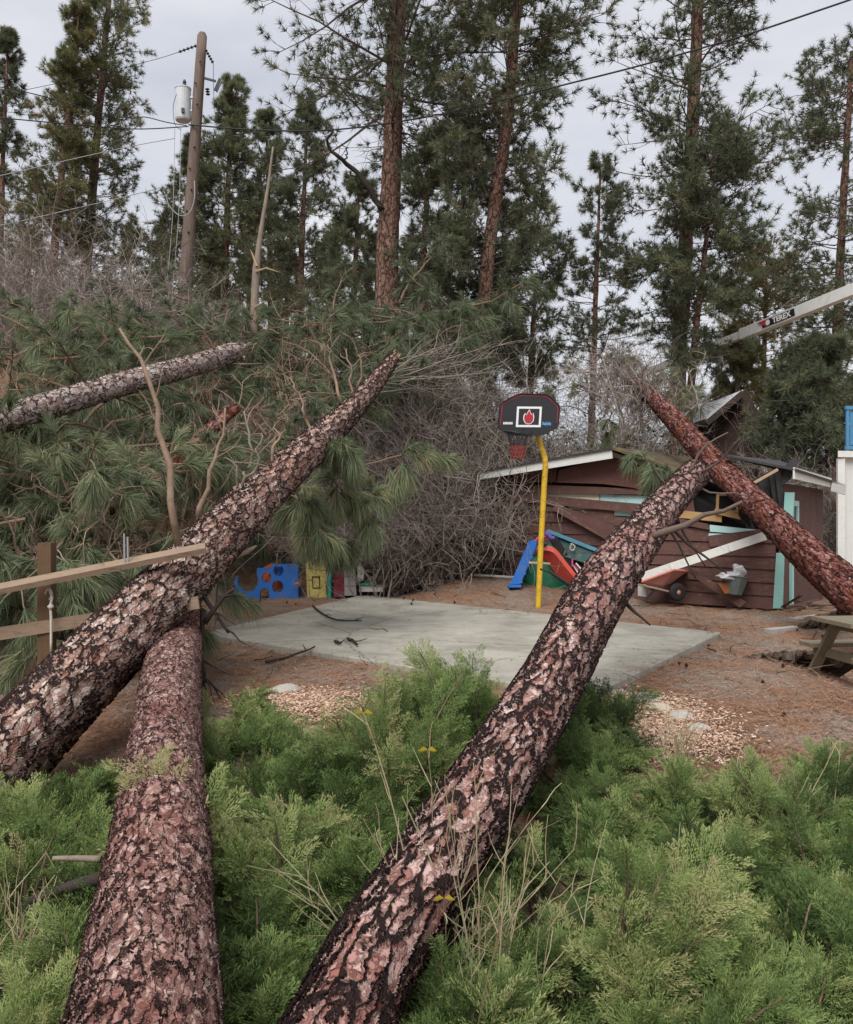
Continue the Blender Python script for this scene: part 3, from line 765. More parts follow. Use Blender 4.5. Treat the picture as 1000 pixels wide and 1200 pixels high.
# exposed cream and teal strips of the inner wall
for px4, mk in (([(604, 577.5), (702.5, 579), (702.5, 588), (640, 586)], 'cream'), ([(703.5, 579), (776, 582), (776, 592), (703.5, 588)], 'teal_pale'),
                ([(664, 592.5), (701, 596), (701, 603), (672, 600)], 'cream'), ([(702, 596), (760, 600), (760, 606), (702, 603)], 'teal_pale')):
    board(px4, -0.03, -0.03, 0.02, mk, 'inner_board')
# broken loose boards
board([(652, 590.5), (727, 620), (719, 637), (647, 597)], 0.10, 0.14, 0.025, name='loose_board')
board([(800, 667), (812, 667), (875, 706), (867, 712)], 0.22, 0.30, 0.025, name='loose_board')
board([(795, 607), (830, 614), (832, 621), (795, 614)], 0.05, 0.06, 0.02, name='loose_board')
board([(829, 628), (893, 620), (897, 633), (833, 641)], 0.06, 0.09, 0.02, name='loose_board')
board([(788, 597), (846, 603), (846, 612), (790, 606)], 0.04, 0.05, 0.02, 'raw_wood', 'loose_board')
for px4 in ([(832, 615), (888, 621), (892, 627), (832, 623)], [(831, 625), (856, 626), (831, 633), (830, 630)]):
    board(px4, 0.03, 0.035, 0.02, 'teal_pale', 'inner_board')
board([(779, 575), (812, 583), (815, 605), (786, 601)], -0.02, 0.0, 0.02, 'shed_panel', 'gable_panel')
# small wooden window in the wrecked upper wall
def ring(px4, w, off, th, mk, name, parent):
    TL, TR, BR, BL = [np.array(p, float) for p in px4]
    c = (TL + TR + BR + BL) / 4
    for a, b in ((TL, TR), (TR, BR), (BR, BL), (BL, TL)):
        ai = a + (c - a) / np.linalg.norm(c - a) * w * 1.3; bi = b + (c - b) / np.linalg.norm(c - b) * w * 1.3
        mm = MB(); mm.prism([Wp(*a, off), Wp(*b, off), Wp(*bi, off), Wp(*ai, off)], -nrm * th)
        part(parent, name, mm, M[mk])
WIN = MB(); WIN.prism([Wp(x, y, 0.05) for x, y in ((843, 582), (863, 582), (862, 597), (842, 595))], -nrm * 0.03)
win = part(SH, 'window', WIN, M['inside_shade'])
ring([(840, 578), (866, 578.5), (865.5, 601), (839, 599)], 3.2, 0.09, 0.10, 'raw_wood', 'frame', win)
m = MB(); m.prism([Wp(x, y, 0.10) for x, y in ((838, 596), (865, 602), (868, 609), (838, 602))], -nrm * 0.12)
part(win, 'sill', m, M['raw_wood'])
# white fascia and left roof plane
Fa = [(561, 553.5), (717, 527), (718, 537), (562, 562)]
m = MB(); m.prism([Wp(x, y, 0.42) for x, y in Fa][::-1], -nrm * 0.03); part(SH, 'fascia', m, M['white_trim'])
def roofplane(p1, p2, off, th, mk, name):
    a = Wp(*p1, off); b = Wp(*p2, off)
    mm = MB(); mm.prism([a, b, b - nrm * (3.4 + off), a - nrm * (3.4 + off)], np.array([0, 0, th])); return part(SH, name, mm, M[mk])
roofplane((559, 554), (717, 526.5), 0.46, 0.035, 'shingle', 'roof_slope')
roofplane((717, 526.5), (808, 558), 0.44, 0.05, 'roof_moss', 'roof_slope')
m = MB(); m.prism([Wp(x, y, 0.40) for x, y in ((718, 529.5), (806, 559.5), (806, 563), (718, 535))][::-1], -nrm * 0.03); part(SH, 'fascia', m, M['cabin_wood'])
# crumpled roof sheet right of the trunk, shingled courses
for k in range(7):
    f0, f1 = k / 7, (k + 1) / 7 + 0.03
    def lp(a, b, f): return (a[0] + (b[0] - a[0]) * f, a[1] + (b[1] - a[1]) * f)
    tl, tr, bl, br = (868, 570), (914, 546), (880, 612), (920, 596)
    off = 0.35 - 0.15 * math.sin(f0 * 3.0) + 0.05 * (k % 2)
    m = MB(); m.prism([Wp(*lp(tl, tr, f0), off), Wp(*lp(tl, tr, f1), off - 0.06), Wp(*lp(bl, br, f1), off - 0.35), Wp(*lp(bl, br, f0), off - 0.25)], -nrm * 0.03)
    part(SH, 'roof_sheet', m, M['shingle'])
m = MB(); m.prism([Wp(x, y, 0.12) for x, y in ((906, 560), (930, 536), (936, 540), (926, 562), (912, 572))], -nrm * 0.03); part(SH, 'roof_sheet', m, M['shingle'])
m = MB(); m.bar(Wp(881, 567.5, 0.42), Wp(912, 550, 0.34), 0.04, 0.05); part(SH, 'batten', m, M['splinter'])
for q4 in ([(862, 578), (872, 582), (885, 622), (868, 610)], [(868, 604), (874, 598), (884, 626), (880, 628)]):
    m = MB(); m.prism([Wp(x, y, 0.02) for x, y in q4], -nrm * 0.02); part(SH, 'roof_sheet', m, M['shingle'])
# side wall going back from the right corner
def side(px, z, off=0.0):
    o = R0 + u * off
    ray = np.array([(px - 500) / F, 1.0]); n2 = u[:2]
    t = np.dot(o[:2], n2) / np.dot(ray, n2)
    return np.array([ray[0] * t, t, z])
S0, S1 = R0, R0 - nrm * 4.0
def sidepoly(sz, off, th, mk, name, parent=None):
    pts = [R0 * [1, 1, 0] - nrm * s_ + u * off + np.array([0, 0, z]) for s_, z in sz]
    mm = MB(); mm.prism(pts, -u * th); return part(parent or SH, name, mm, M[mk])
for k in range(6):
    a = k * 0.5
    sidepoly([(a + 0.005, -0.1), (a + 0.495, -0.1), (a + 0.495, 2.2 - 0.02 * a), (a + 0.005, 2.22 - 0.02 * a)], 0.0, 0.03, 'shed_brown', 'side_board')
sidepoly([(0.55, 0.0), (0.63, 0.0), (0.63, 1.0), (0.55, 1.05)], 0.03, 0.03, 'teal', 'door_trim')
sidepoly([(0.70, 0.0), (0.74, 0.0), (0.74, 1.0), (0.70, 1.0)], 0.03, 0.03, 'teal_pale', 'door_trim')
sw = sidepoly([(0.55, 1.45), (0.95, 1.42), (0.95, 1.85), (0.55, 1.86)], 0.02, 0.02, 'glass', 'side_window')
sidepoly([(0.48, 1.82), (1.02, 1.80), (1.02, 1.90), (0.48, 1.92)], 0.05, 0.04, 'teal_pale', 'frame', sw)
sidepoly([(0.48, 1.40), (0.60, 1.40), (0.60, 1.815), (0.48, 1.815)], 0.05, 0.04, 'teal_pale', 'frame', sw)
sidepoly([(0.92, 1.40), (1.02, 1.40), (1.02, 1.795), (0.92, 1.795)], 0.05, 0.04, 'teal_pale', 'frame', sw)
sidepoly([(-0.3, 2.27), (2.3, 2.18), (2.3, 2.36), (-0.3, 2.47)], 0.32, 0.03, 'white_trim', 'fascia')
sidepoly([(2.2, 2.10), (3.3, 2.05), (3.3, 2.27), (2.2, 2.30)], 0.36, 0.03, 'white_trim', 'fascia')
m = MB(); o_ = np.array([0, 0, 2.40]); m.prism([R0 * [1, 1, 0] + nrm * .3 + u * .36 + o_, R0 * [1, 1, 0] - nrm * 3.2 + u * .36 + o_ - [0, 0, .18], R0 * [1, 1, 0] - nrm * 3.2 - u * 0.9 + o_ + [0, 0, .35], R0 * [1, 1, 0] + nrm * .3 - u * 0.9 + o_ + [0, 0, .3]], (0, 0, 0.04)); part(SH, 'roof_slope', m, M['shingle'])
# teal corner trim, broken by the trunk
board([(910, 648), (919, 648), (917, 713), (906, 713)], 0.05, 0.05, 0.05, 'teal', 'corner_trim')
board([(920, 577), (931, 577), (929, 612), (918, 612)], 0.05, 0.05, 0.05, 'teal', 'corner_trim')
# concrete blocks under the left corner
for k in range(4):
    m = MB(); p = L0 - u * 0.18 + np.array([0, 0, 0.08 + 0.16 * k]); m.box(p + nrm * 0.02 * (k % 2), (0.22, 0.3, 0.15), rotz(0.6 + 0.1 * k)); single('concrete_block', m, M['brick'], 'pale concrete block stacked at the left shed corner', 'block', 'blocks stacked at the shed corner')

# white gutter length leaning in front of the shed
a_, b_ = Wp(752, 676, 0.55), Wp(897, 628, 0.35)
m = MB(); t_ = norm(b_ - a_); upv = np.array([0, 0, 1.0])
m.bar(a_, b_, 0.035, 0.15, up=np.cross(nrm, t_) if np.cross(nrm, t_)[2] > 0 else -np.cross(nrm, t_))
for f in (0.25, 0.5, 0.72): m.bar(a_ + (b_ - a_) * f + nrm * 0.02, a_ + (b_ - a_) * f + nrm * 0.026 + t_ * 0.03, 0.02, 0.13)
single('white_fascia_board', m, M['white_trim'], 'long white board fallen slantwise against the shed wall', 'board')

# ------------------------------------------------------------------ cabin, house, boom
CB = P(868, 522, 28.0); CB[2] = 2.4
CA = thing('cabin', 'small dark cabin with a rusty pale metal roof behind the shed', 'cabin', CB)
ridge_f = P(871, 458, 26.5); eave_l = P(828, 494, 27.0); eave_r = P(902, 523, 26.0)
dirb = norm(P(800, 461, 33.0) - ridge_f) * 5.0; dirb[2] = 0
m = MB(); 
for k in range(9):
    f0, f1 = k / 9, (k + 1) / 9
    a0, a1 = ridge_f + dirb * f0, ridge_f + dirb * (f1 - 0.012); b0, b1 = eave_l + dirb * f0, eave_l + dirb * (f1 - 0.012)
    mm = MB(); mm.prism([a0, a1, b1, b0], (0, 0, 0.03 + 0.004 * (k % 2)))
    part(CA, 'roof_sheet', mm, M['metal_roof'])
m = MB(); m.prism([ridge_f, ridge_f + dirb, eave_r + dirb, eave_r], (0, 0, 0.04)); part(CA, 'roof_slope', m, M['metal_roof'])
gb = norm(dirb)
m = MB(); m.bar(ridge_f - gb * 0.05, eave_r - gb * 0.05 + (eave_r - ridge_f) * 0.05, 0.05, 0.2); part(CA, 'bargeboard', m, M['cabin_wood'])
m = MB(); m.bar(ridge_f - gb * 0.05 - [0, 0, .06], eave_l - gb * 0.05 - [0, 0, .06], 0.05, 0.18); part(CA, 'bargeboard', m, M['cabin_wood'])
wl = P(838, 500, 27.2); wr = P(896, 520, 26.4); wl[2] = wr[2] = 2.2
m = MB(); m.prism([wl + gb * .4, wr + gb * .4, wr + gb * .4 + [0, 0, 1.6], ridge_f + gb * .4 - [0, 0, .1], wl + gb * .4 + [0, 0, 2.1]], dirb * 0.85); part(CA, 'wall', m, M['cabin_wood'])
m = MB(); m.bar(eave_l, eave_l + dirb, 0.1, 0.16); part(CA, 'eave_beam', m, M['cabin_wood'])

HO = thing('house', 'white house corner with a blue balcony railing', 'house', P(1030, 690, 20))
hz0 = P(985, 668, 20)[2] - 0.6
hc = P(983, 600, 20); hc[2] = 0
m = MB(); m.prism([hc + [0, 0, hz0], hc + [5, 0.6, hz0], hc + [5, 5.6, hz0], hc + [2.7, 5, hz0]], (0, 0, P(0, 536, 20)[2] - hz0)); part(HO, 'wall', m, M['house_white'])
m = MB(); m.box(hc + [0.02, -0.06, (hz0 + 2.9) / 2], (0.16, 0.08, 2.9 - hz0)); part(HO, 'corner_trim', m, M['white_trim'])
zt = P(0, 535, 20)[2]
m = MB(); m.prism([hc + [-0.08, -0.15, zt - 0.02], hc + [5, 0.45, zt - 0.02], hc + [5, 5.6, zt - 0.02], hc + [2.6, 5, zt - 0.02]], (0, 0, 0.14)); part(HO, 'deck_edge', m, M['white_trim'])
for k in range(6):
    mm = MB(); mm.box(hc + [0.2 + 0.35 * k, 0.02 * k, zt + 0.62], (0.07 if k % 3 == 0 else 0.03, 0.05, 1.0)); part(HO, 'baluster', mm, M['blue_rail'])
for zz in (0.2, 1.1):
    mm = MB(); mm.bar(hc + [0.14, -0.02, zt + zz], hc + [4, 0.4, zt + zz], 0.06, 0.08); part(HO, 'rail', mm, M['blue_rail'])
m = MB(); m.prism([hc + [0.26, -0.0, zt + 0.26], hc + [4, 0.4, zt + 0.26], hc + [4, 0.4, zt + 1.02], hc + [0.26, 0.0, zt + 1.02]], (0, 0.012, 0)); part(HO, 'infill_panel', m, M['blue_rail'])

def textmesh(s, size, bold=0.0):
    cu = bpy.data.curves.new('lettering', 'FONT'); cu.body = s; cu.size = size; cu.offset = bold; cu.extrude = 0.004
    ob = bpy.data.objects.new('lettering_tmp', cu); COL.objects.link(ob)
    bpy.context.view_layer.update()
    dg = bpy.context.evaluated_depsgraph_get()
    me = bpy.data.meshes.new_from_object(ob.evaluated_get(dg))
    v = np.zeros(len(me.vertices) * 3); me.vertices.foreach_get('co', v); v = v.reshape(-1, 3)
    faces = [list(p.vertices) for p in me.polygons]
    bpy.data.objects.remove(ob); bpy.data.curves.remove(cu); bpy.data.meshes.remove(me)
    return v, faces

BD = 31.0
b0, b1 = P(735, 446, BD + 6), P(1040, 324, BD - 4)
BT = thing('boom_lift', 'white telescopic boom with a black maker plate raised behind the pines', 'boom lift', P(1040, 324, BD - 4))
bt = norm(b1 - b0); bn = norm(np.cross(bt, [0, 0, 1.0])); bu = np.cross(bn, bt)
if bn[1] > 0: bn = -bn
def along(px):
    # point on the boom axis under pixel column px
    ray = np.array([(px - 500) / F, 1.0]); 
    A = np.array([[bt[0], -ray[0]], [bt[1], -ray[1]]]); s_ = np.linalg.solve(A, -b0[:2]); return b0 + bt * s_[0]
for pa, pb_, hh, nm in ((730, 768, 0.22, 'boom_tip'), (766, 872, 0.26, 'boom_section'), (870, 1060, 0.37, 'boom_section')):
    m = MB(); m.bar(along(pa), along(pb_), hh * 0.8, hh, up=bu); part(BT, nm, m, M['boom_white'])
def onboom(px0, px1, h0, h1, skew, mk, name):
    f = bn * 0.153
    a, b = along(px0) + f, along(px1) + f
    mm = MB(); mm.prism([a + bu * h0 + bt * skew, b + bu * h0, b + bu * h1, a + bu * h1 - bt * skew], bn * 0.01); return part(BT, name, mm, M[mk])
plate = onboom(897, 935, -0.125, 0.125, 0.0, 'print_black', 'maker_plate')
m = MB(); f = bn * 0.168; a = along(892) + f; b = along(902) + f; m.prism([a + bu * 0.125, b + bu * 0.125, b - bu * 0.125], bn * 0.006); part(BT, 'red_wedge', m, M['print_red'])
mm = MB(); a = along(904) + bn * 0.173; mm.prism([a + bt * (0.09 * math.cos(t)) + bu * (0.10 * math.sin(t)) for t in np.arange(12) / 12 * 6.283], bn * 0.004); part(plate, 'emblem', mm, M['print_white'])
tv, tf = textmesh('TEREX', 0.26, 0.008)
o_ = along(909.5) + bn * 0.173 - bu * 0.09
wid = tv[:, 0].max(); sc_ = np.linalg.norm(along(931) - along(909.5)) / wid
mm = MB(); mm.add(o_ + tv[:, :1] * bt * sc_ + tv[:, 1:2] * bu + tv[:, 2:3] * bn, ng=tf); part(plate, 'lettering', mm, M['print_white'])

# ------------------------------------------------------------------ basketball hoop
d_h = 15.6
pb = onz(631, 712); pb = P(631, 713, (CH + 0.05) * F / 113.0); d_h = pb[1]
BH = thing('basketball_hoop', 'black backboard with a flame emblem on a bent yellow pole', 'basketball hoop', pb)
c = np.array([P(630, 745, d_h), P(631, 712, d_h), P(634, 640, d_h), P(638.5, 560, d_h), P(639.5, 545, d_h), P(638.5, 536, d_h), P(632, 516, d_h + .0), P(628, 500, d_h + 0.02)])
m = MB(); m.tube(np.concatenate([c[:3], smooth_path(c[3:6], 7), c[6:]]), 0.052, 14); part(BH, 'pole', m, M['yellow_paint'], smooth=True)
bx, bz, bo = np.array([1, 0.06, 0.0]), np.array([0.055, -0.06, 1.0]), None
bx = norm(bx); bz = norm(bz); by = norm(np.cross(bx, bz))   # into the scene
if by[1] < 0: by = -by
ctr = P(620, 488, d_h - 0.28)
k_ = (d_h - 0.28) / F
def bp(px, py, o=0.0): return ctr + bx * (px - 620) * k_ - bz * (py - 488) * k_ - by * o
outl = [(585, 474), (588, 471), (604, 462), (609, 461), (638, 461.5), (644, 464), (655, 474), (656.5, 478), (656, 497), (654, 502), (636, 510.5), (602, 510.5), (587, 504), (584.5, 500)]
m = MB(); m.prism([bp(x, y, 0.0) for x, y in outl], by * 0.07); part(BH, 'backboard', m, M['board_black'])
cx_, cy_ = 620.3, 486
rim = MB(); inn = [(cx_ + (x - cx_) * 0.965, cy_ + (y - cy_) * 0.965) for x, y in outl]
n_ = len(outl); rim.add([bp(x, y, 0.02) for x, y in outl] + [bp(x, y, 0.02) for x, y in inn] + [bp(x, y, -0.075) for x, y in outl] + [bp(x, y, -0.0) for x, y in inn],
    f4=[[i, (i + 1) % n_, (i + 1) % n_ + n_, i + n_] for i in range(n_)] + [[i, i + 2 * n_, (i + 1) % n_ + 2 * n_, (i + 1) % n_] for i in range(n_)] + [[i + n_, (i + 1) % n_ + n_, (i + 1) % n_ + 3 * n_, i + 3 * n_] for i in range(n_)])
part(BH, 'board_rim', rim, M['board_black'])
def loop_strip(poly, w, o, mk, name, close=True):
    p = np.array([bp(x, y, o) for x, y in poly]); c0 = p.mean(0)
    i_ = p + norm(c0 - p) * w; n = len(p); f = [[i, (i + 1) % n, (i + 1) % n + n, i + n] for i in range(n if close else n - 1)]
    mm = MB(); mm.add(np.concatenate([p, i_]), f4=f); return part(BH, name, mm, M[mk])
loop_strip([(cx_ + (x - cx_) * 0.94, cy_ + (y - cy_) * 0.90) for x, y in (outl[9:] + outl[:9])][4:] + [], 0.014, 0.006, 'print_red', 'red_stripe', False)
sq = [(605.5, 476.5), (634.5, 476.5), (634.5, 500.5), (605.5, 500.5)]
for (x0, x1, y0, y1) in ((605.3, 634.7, 476.5, 479), (605.3, 634.7, 498, 500.5), (605.3, 607.8, 479, 498), (632.2, 634.7, 479, 498)):
    mm = MB(); mm.prism([bp(x0, y0, 0.006), bp(x1, y0, 0.006), bp(x1, y1, 0.006), bp(x0, y1, 0.006)], by * 0.004); part(BH, 'target_square', mm, M['print_white'])
fl = [(620, 480.8), (621.5, 484), (622.6, 486.5), (624.2, 484.5), (625.3, 489), (624.8, 493), (622.4, 495.8), (619.6, 496.3), (616.4, 495), (614.6, 491.5), (614.6, 487.5), (616.2, 484.5), (617.2, 487), (618.4, 484)]
fc = (619.9, 490)
mm = MB(); mm.prism([bp(fc[0] + (x - fc[0]) * 1.2, fc[1] + (y - fc[1]) * 1.15, 0.005) for x, y in fl], by * 0.003); em = part(BH, 'emblem_outline', mm, M['print_white'])
mm = MB(); mm.prism([bp(x, y, 0.009) for x, y in fl], by * 0.003); part(em, 'flame_emblem', mm, M['print_red'])
# small worn white and blue print either side (not legible in the photograph)
for k, (xa, xb, ya, yb) in enumerate([(590.2 + 1.62 * i, 590.2 + 1.62 * i + 1.25, 494.6 + 0.2 * (i % 2), 497.4) for i in range(7)]):
    mm = MB(); mm.prism([bp(xa, ya, 0.006), bp(xb, ya, 0.006), bp(xb, yb, 0.006), bp(xa, yb, 0.006)], by * 0.003); part(BH, 'white_print', mm, M['print_white'])
for k in range(6):
    xa = 636.3 + 1.75 * k; ya = 494.5 + (0.8 if k % 2 else -0.3)
    mm = MB(); mm.prism([bp(xa + .5, ya, 0.006), bp(xa + 1.6, ya, 0.006), bp(xa + 1.3, 498 + 0.4 * (k % 3), 0.006), bp(xa - .1, 497.6, 0.006)], by * 0.003); part(BH, 'blue_print', mm, M['print_blue'])
# rim and net hang to the left, broken bracket
hc_ = bp(606, 508, 0.20)
m = MB(); th = np.linspace(0, 2 * np.pi, 25); ringp = np.array([hc_ + bx * 0.19 * math.cos(t) - by * 0.20 * math.sin(t) - bz * 0.03 * math.cos(t) for t in th])
m.tube(ringp, 0.011, 8, cap=False); part(BH, 'hoop_ring', m, M['black_metal'], smooth=True)
m = MB(); m.prism([bp(614, 502, 0.0), bp(623, 502, 0.0), bp(623, 509, 0.0), bp(614, 509, 0.0)], -by * 0.07); m.bar(bp(588, 504, 0.05), bp(620, 506, 0.05), 0.02, 0.03); part(BH, 'bracket', m, M['black_metal'])
for (z0, z1, r0, r1, mk, nm) in ((0, 0.22, 0.19, 0.13, 'net_black', 'net_top'), (0.22, 0.44, 0.13, 0.12, 'net_red', 'net_bottom')):
    st = []
    for k in range(12):
        for sgn in (1, -1):
            pts = []
            for j in range(5):
                f = j / 4; a = k / 12 * 6.283 + sgn * f * 0.75; r = r0 + (r1 - r0) * f
                pts.append(hc_ + bx * r * math.cos(a) - by * r * math.sin(a) - np.array([0, 0, 1]) * (z0 + (z1 - z0) * f))
            st.append(pts)
    m = MB(); m.tubes(np.array(st), 0.006 if mk == 'net_black' else 0.009, 4); part(BH, nm, m, M[mk])

# ------------------------------------------------------------------ utility pole and wires
UD = 27.0
top, bot = P(237, 42, UD), P(216, 352, UD)
ext = bot + (bot - top) * 0.45
UP = thing('utility_pole', 'weathered wooden utility pole carrying a grey transformer', 'utility pole', ext)
m = MB(); pts = smooth_path(np.array([ext, bot, (bot + top) / 2, top]), 14)
m.tube(pts, np.linspace(0.235, 0.145, 14), 16); part(UP, 'post', m, M['pole_wood'], smooth=True)
m = MB(); m.lathe([(0.02, 0.13), (0.1, 0.09), (0.14, 0.0)], top, 14); part(UP, 'post_cap', m, M['pole_wood'])
uax = norm(top - bot)
tr = P(214.5, 122, UD - 0.05)
m = MB(); rr, hh = 0.235, 0.98
m.lathe([(0.05, -hh / 2 - 0.03), (rr * 0.9, -hh / 2 - 0.02), (rr, -hh / 2 + 0.03), (rr, hh / 2 - 0.05), (rr * 1.05, hh / 2 - 0.04), (rr * 1.05, hh / 2), (rr * 0.6, hh / 2 + 0.05), (0.03, hh / 2 + 0.07)], tr, 22)
tf_ = part(UP, 'transformer', m, M['transformer'], smooth=False)
m = MB(); m.lathe([(0.03, 0), (0.06, 0.03), (0.04, 0.07), (0.06, 0.1), (0.03, 0.18)], tr + [0.06, -0.05, hh / 2 + 0.05], 10); part(tf_, 'bushing', m, M['black_metal'])
m = MB(); m.box(tr + [0.07, -rr - 0.02, -0.3], (0.09, 0.05, 0.14)); part(tf_, 'label_box', m, M['black_metal'])
m = MB(); m.bar(tr + [0.15, 0, 0.2], tr + [0.5, 0, 0.2], 0.08, 0.06); m.bar(tr + [0.15, 0, -0.2], tr + [0.5, 0, -0.2], 0.08, 0.06); part(UP, 'bracket', m, M['galv'])
def insul(a, b, r=0.055, n=5):
    a = np.asarray(a); b = np.asarray(b); t = norm(b - a); L = np.linalg.norm(b - a)
    x = norm(np.cross(t, [0, 1.0, 0.1])); y = np.cross(t, x); R = np.stack([x, y, t], 1)
    prof = [(0.015, 0)]
    for i in range(n):
        f = (i + 0.2) / n * L; prof += [(0.02, f), (r, f + 0.25 * L / n), (0.02, f + 0.5 * L / n)]
    prof += [(0.015, L)]
    mm = MB(); mm.lathe(prof, a, 10, R); return mm
part(UP, 'insulator', insul(P(231, 53, UD), P(209, 61, UD - 0.2)), M['black_metal'])
part(UP, 'insulator', insul(P(241, 58, UD), P(250, 74, UD)), M['black_metal'])
part(UP, 'insulator', insul(P(243, 103, UD - 0.2), P(244, 112, UD - 0.2), 0.07, 3), M['black_metal'])
m = MB(); m.bar(P(238, 91, UD), P(253, 95, UD), 0.05, 0.06); m.bar(P(252, 106, UD), P(258, 92, UD), 0.06, 0.07); m.bar(P(254, 108, UD), P(260, 95, UD), 0.03, 0.03); part(UP, 'cutout_switch', m, M['black_metal'])
for k in range(9):
    f = 0.25 + 0.08 * k; q_ = bot + (top - bot) * f
    mm = MB(); mm.lathe([(0.03, 0), (0.03, 0.03), (0.01, 0.05)], q_ + np.array([0.05 * (-1) ** k, -0.19, 0]), 6, np.array([[1, 0, 0], [0, 0, -1], [0, 1, 0.0]])); part(UP, 'bolt', mm, M['black_metal'])
def cable(ctrl, r, n=40):
    return smooth_path(np.array(ctrl, float), n), r
def wire(name, label, ctrl, r, mk='wire', n=40, group=None):
    p = smooth_path(np.array([P(*c) for c in ctrl]), n); mm = MB(); mm.tube(p, r, 6)
    return single(name, mm, M[mk], label, 'cable', group, smooth=True)
wire('overhead_cable', 'thick twisted black cable sagging from the utility pole past the pines', [(221, 146, 26.8), (300, 152, 26.4), (390, 152, 25.5), (500, 137, 24.4), (600, 114, 23.2), (670, 97, 22.4), (760, 74, 21.4), (870, 42, 20.3), (960, 12, 19.5), (1030, -12, 18.8)], 0.022, 'wire', 60)
wire('overhead_cable', 'taut dark cable running left from below the transformer', [(221, 148, 26.8), (160, 151, 26), (90, 146, 25), (0, 138, 24), (-60, 134, 23)], 0.016)
wire('overhead_cable', 'looped dark cable left of the transformer above another cable', [(219, 147, 26.7), (195, 143, 26.5), (170, 137, 26.3), (150, 138, 26.2), (110, 130, 25.6), (40, 110, 24.5), (-40, 94, 23)], 0.014)
wire('overhead_cable', 'thin pale wire at the top of the utility pole', [(209, 61, 26.8), (180, 70, 26), (100, 90, 24.5), (-40, 120, 22)], 0.008)
wire('overhead_cable', 'pale service wire slanting left through the pine crown', [(205, 162, 26.8), (150, 172, 26), (60, 192, 24.5), (-40, 215, 23)], 0.011, 'wire_pale')
wire('overhead_cable', 'pale wire drooping low behind the bare brush', [(180, 222, 26.5), (140, 232, 26), (80, 246, 25), (10, 262, 24), (-40, 270, 23)], 0.012, 'wire_pale')
for k, (a, b_, l) in enumerate([((205, 150), (194, 350), 'slack grey wire hanging left of the utility pole, outermost'), ((212, 150), (201, 350), 'slack grey wire hanging beside the utility pole'), ((250, 74), (275, 210), 'thin wire trailing from the pole top insulator to the right')]):
    wire('hanging_wire', l, [(a[0], a[1], 26.7), ((a[0] + b_[0]) / 2 + (3 if k < 2 else -9), (a[1] + b_[1]) / 2, 26.6), (b_[0], b_[1], 26.5)], 0.009, 'wire_pale' if k < 2 else 'wire')
wire('hanging_wire', 'pale wire loop curving across the front of the utility pole', [(228, 212, 26.6), (228, 232, 26.5), (222, 249, 26.5), (210, 252, 26.5), (198, 240, 26.5), (195, 228, 26.5)], 0.012, 'wire_pale')
wire('hanging_wire', 'dark jumper wire looping from the transformer lid down its side', [(207, 110, 26.5), (203, 125, 26.5), (205, 145, 26.5), (212, 152, 26.6)], 0.009, 'wire')

# ------------------------------------------------------------------ broken fence at the left
FD = 7.9
pt = P(55, 636, FD); pbm = P(53, 800, FD)
FE = thing('fence', 'broken wooden rail fence pinned under a fallen trunk', 'fence', [pt[0], pt[1], float(H(pt[0], pt[1]))])
m = MB(); m.bar([pt[0], FD, float(H(pt[0], FD)) - 0.1], pt, 0.12, 0.12, up=(0, 1, 0)); part(FE, 'post', m, M['post_wood'])
m = MB(); m.bar(P(-60, 702, FD - 0.35), P(241, 642, FD + 0.05), 0.14, 0.05, up=(0, -0.35, 1)); part(FE, 'top_rail', m, M['fence_wood'])
m = MB(); m.bar(P(-60, 752, FD - 0.15), P(233, 706, FD + 0.1), 0.05, 0.11); part(FE, 'lower_rail', m, M['fence_wood'])
for x in (146, 150):
    m = MB(); m.tube([P(x, 661, FD - .12), P(x - .5, 625 + (4 if x > 147 else 0), FD - .12)], 0.008, 8); part(FE, 'bolt', m, M['galv'])
m = MB(); m.tube(smooth_path(np.array([P(58, 692, FD - .12), P(61, 700, FD - .14), P(59, 710, FD - .14), P(60, 725, FD - .14), P(60, 765, FD - .14)]), 12), 0.012, 8); 
m.tube([P(58, 709, FD - .14), P(61, 713, FD - .14)], 0.025, 8)
single('rope', m, M['rope'], 'pale knotted rope hanging from a metal hook on the fence post', 'rope', smooth=True)
m = MB(); m.tube(smooth_path(np.array([P(53, 696, FD - .1), P(57, 690, FD - .14), P(61, 696, FD - .14), P(58, 703, FD - .14)]), 10), 0.01, 8); part(FE, 'hook', m, M['galv'])

# ------------------------------------------------------------------ play things by the shed
def mk_panel(mask, p0, ex, ez, w, h, nx, ny, th):
    """flat moulded panel with openings cut out: cells where mask(u,v) is true, given thickness"""
    ey = norm(np.cross(ex, ez)); mm = MB()
    us = (np.arange(nx) + .5) / nx; vs = (np.arange(ny) + .5) / ny
    occ = np.array([[mask(a, b) for b in vs] for a in us])
    gv = np.array([[p0 + ex * w * i / nx + ez * h * j / ny for j in range(ny + 1)] for i in range(nx + 1)])
    V = np.concatenate([gv.reshape(-1, 3) + ey * th / 2, gv.reshape(-1, 3) - ey * th / 2]); n1 = (nx + 1) * (ny + 1)
    id_ = lambda i, j: i * (ny + 1) + j
    f = []
    for i in range(nx):
        for j in range(ny):
            if not occ[i, j]: continue
            a, b, c, d = id_(i, j), id_(i + 1, j), id_(i + 1, j + 1), id_(i, j + 1)
            f += [[a, b, c, d], [a + n1, d + n1, c + n1, b + n1]]
            for (ii, jj, e0, e1) in ((i - 1, j, d, a), (i + 1, j, b, c), (i, j - 1, a, b), (i, j + 1, c, d)):
                if not (0 <= ii < nx and 0 <= jj < ny) or not occ[ii, jj]: f.append([e0, e0 + n1, e1 + n1, e1])
    mm.add(V, f4=f); return mm

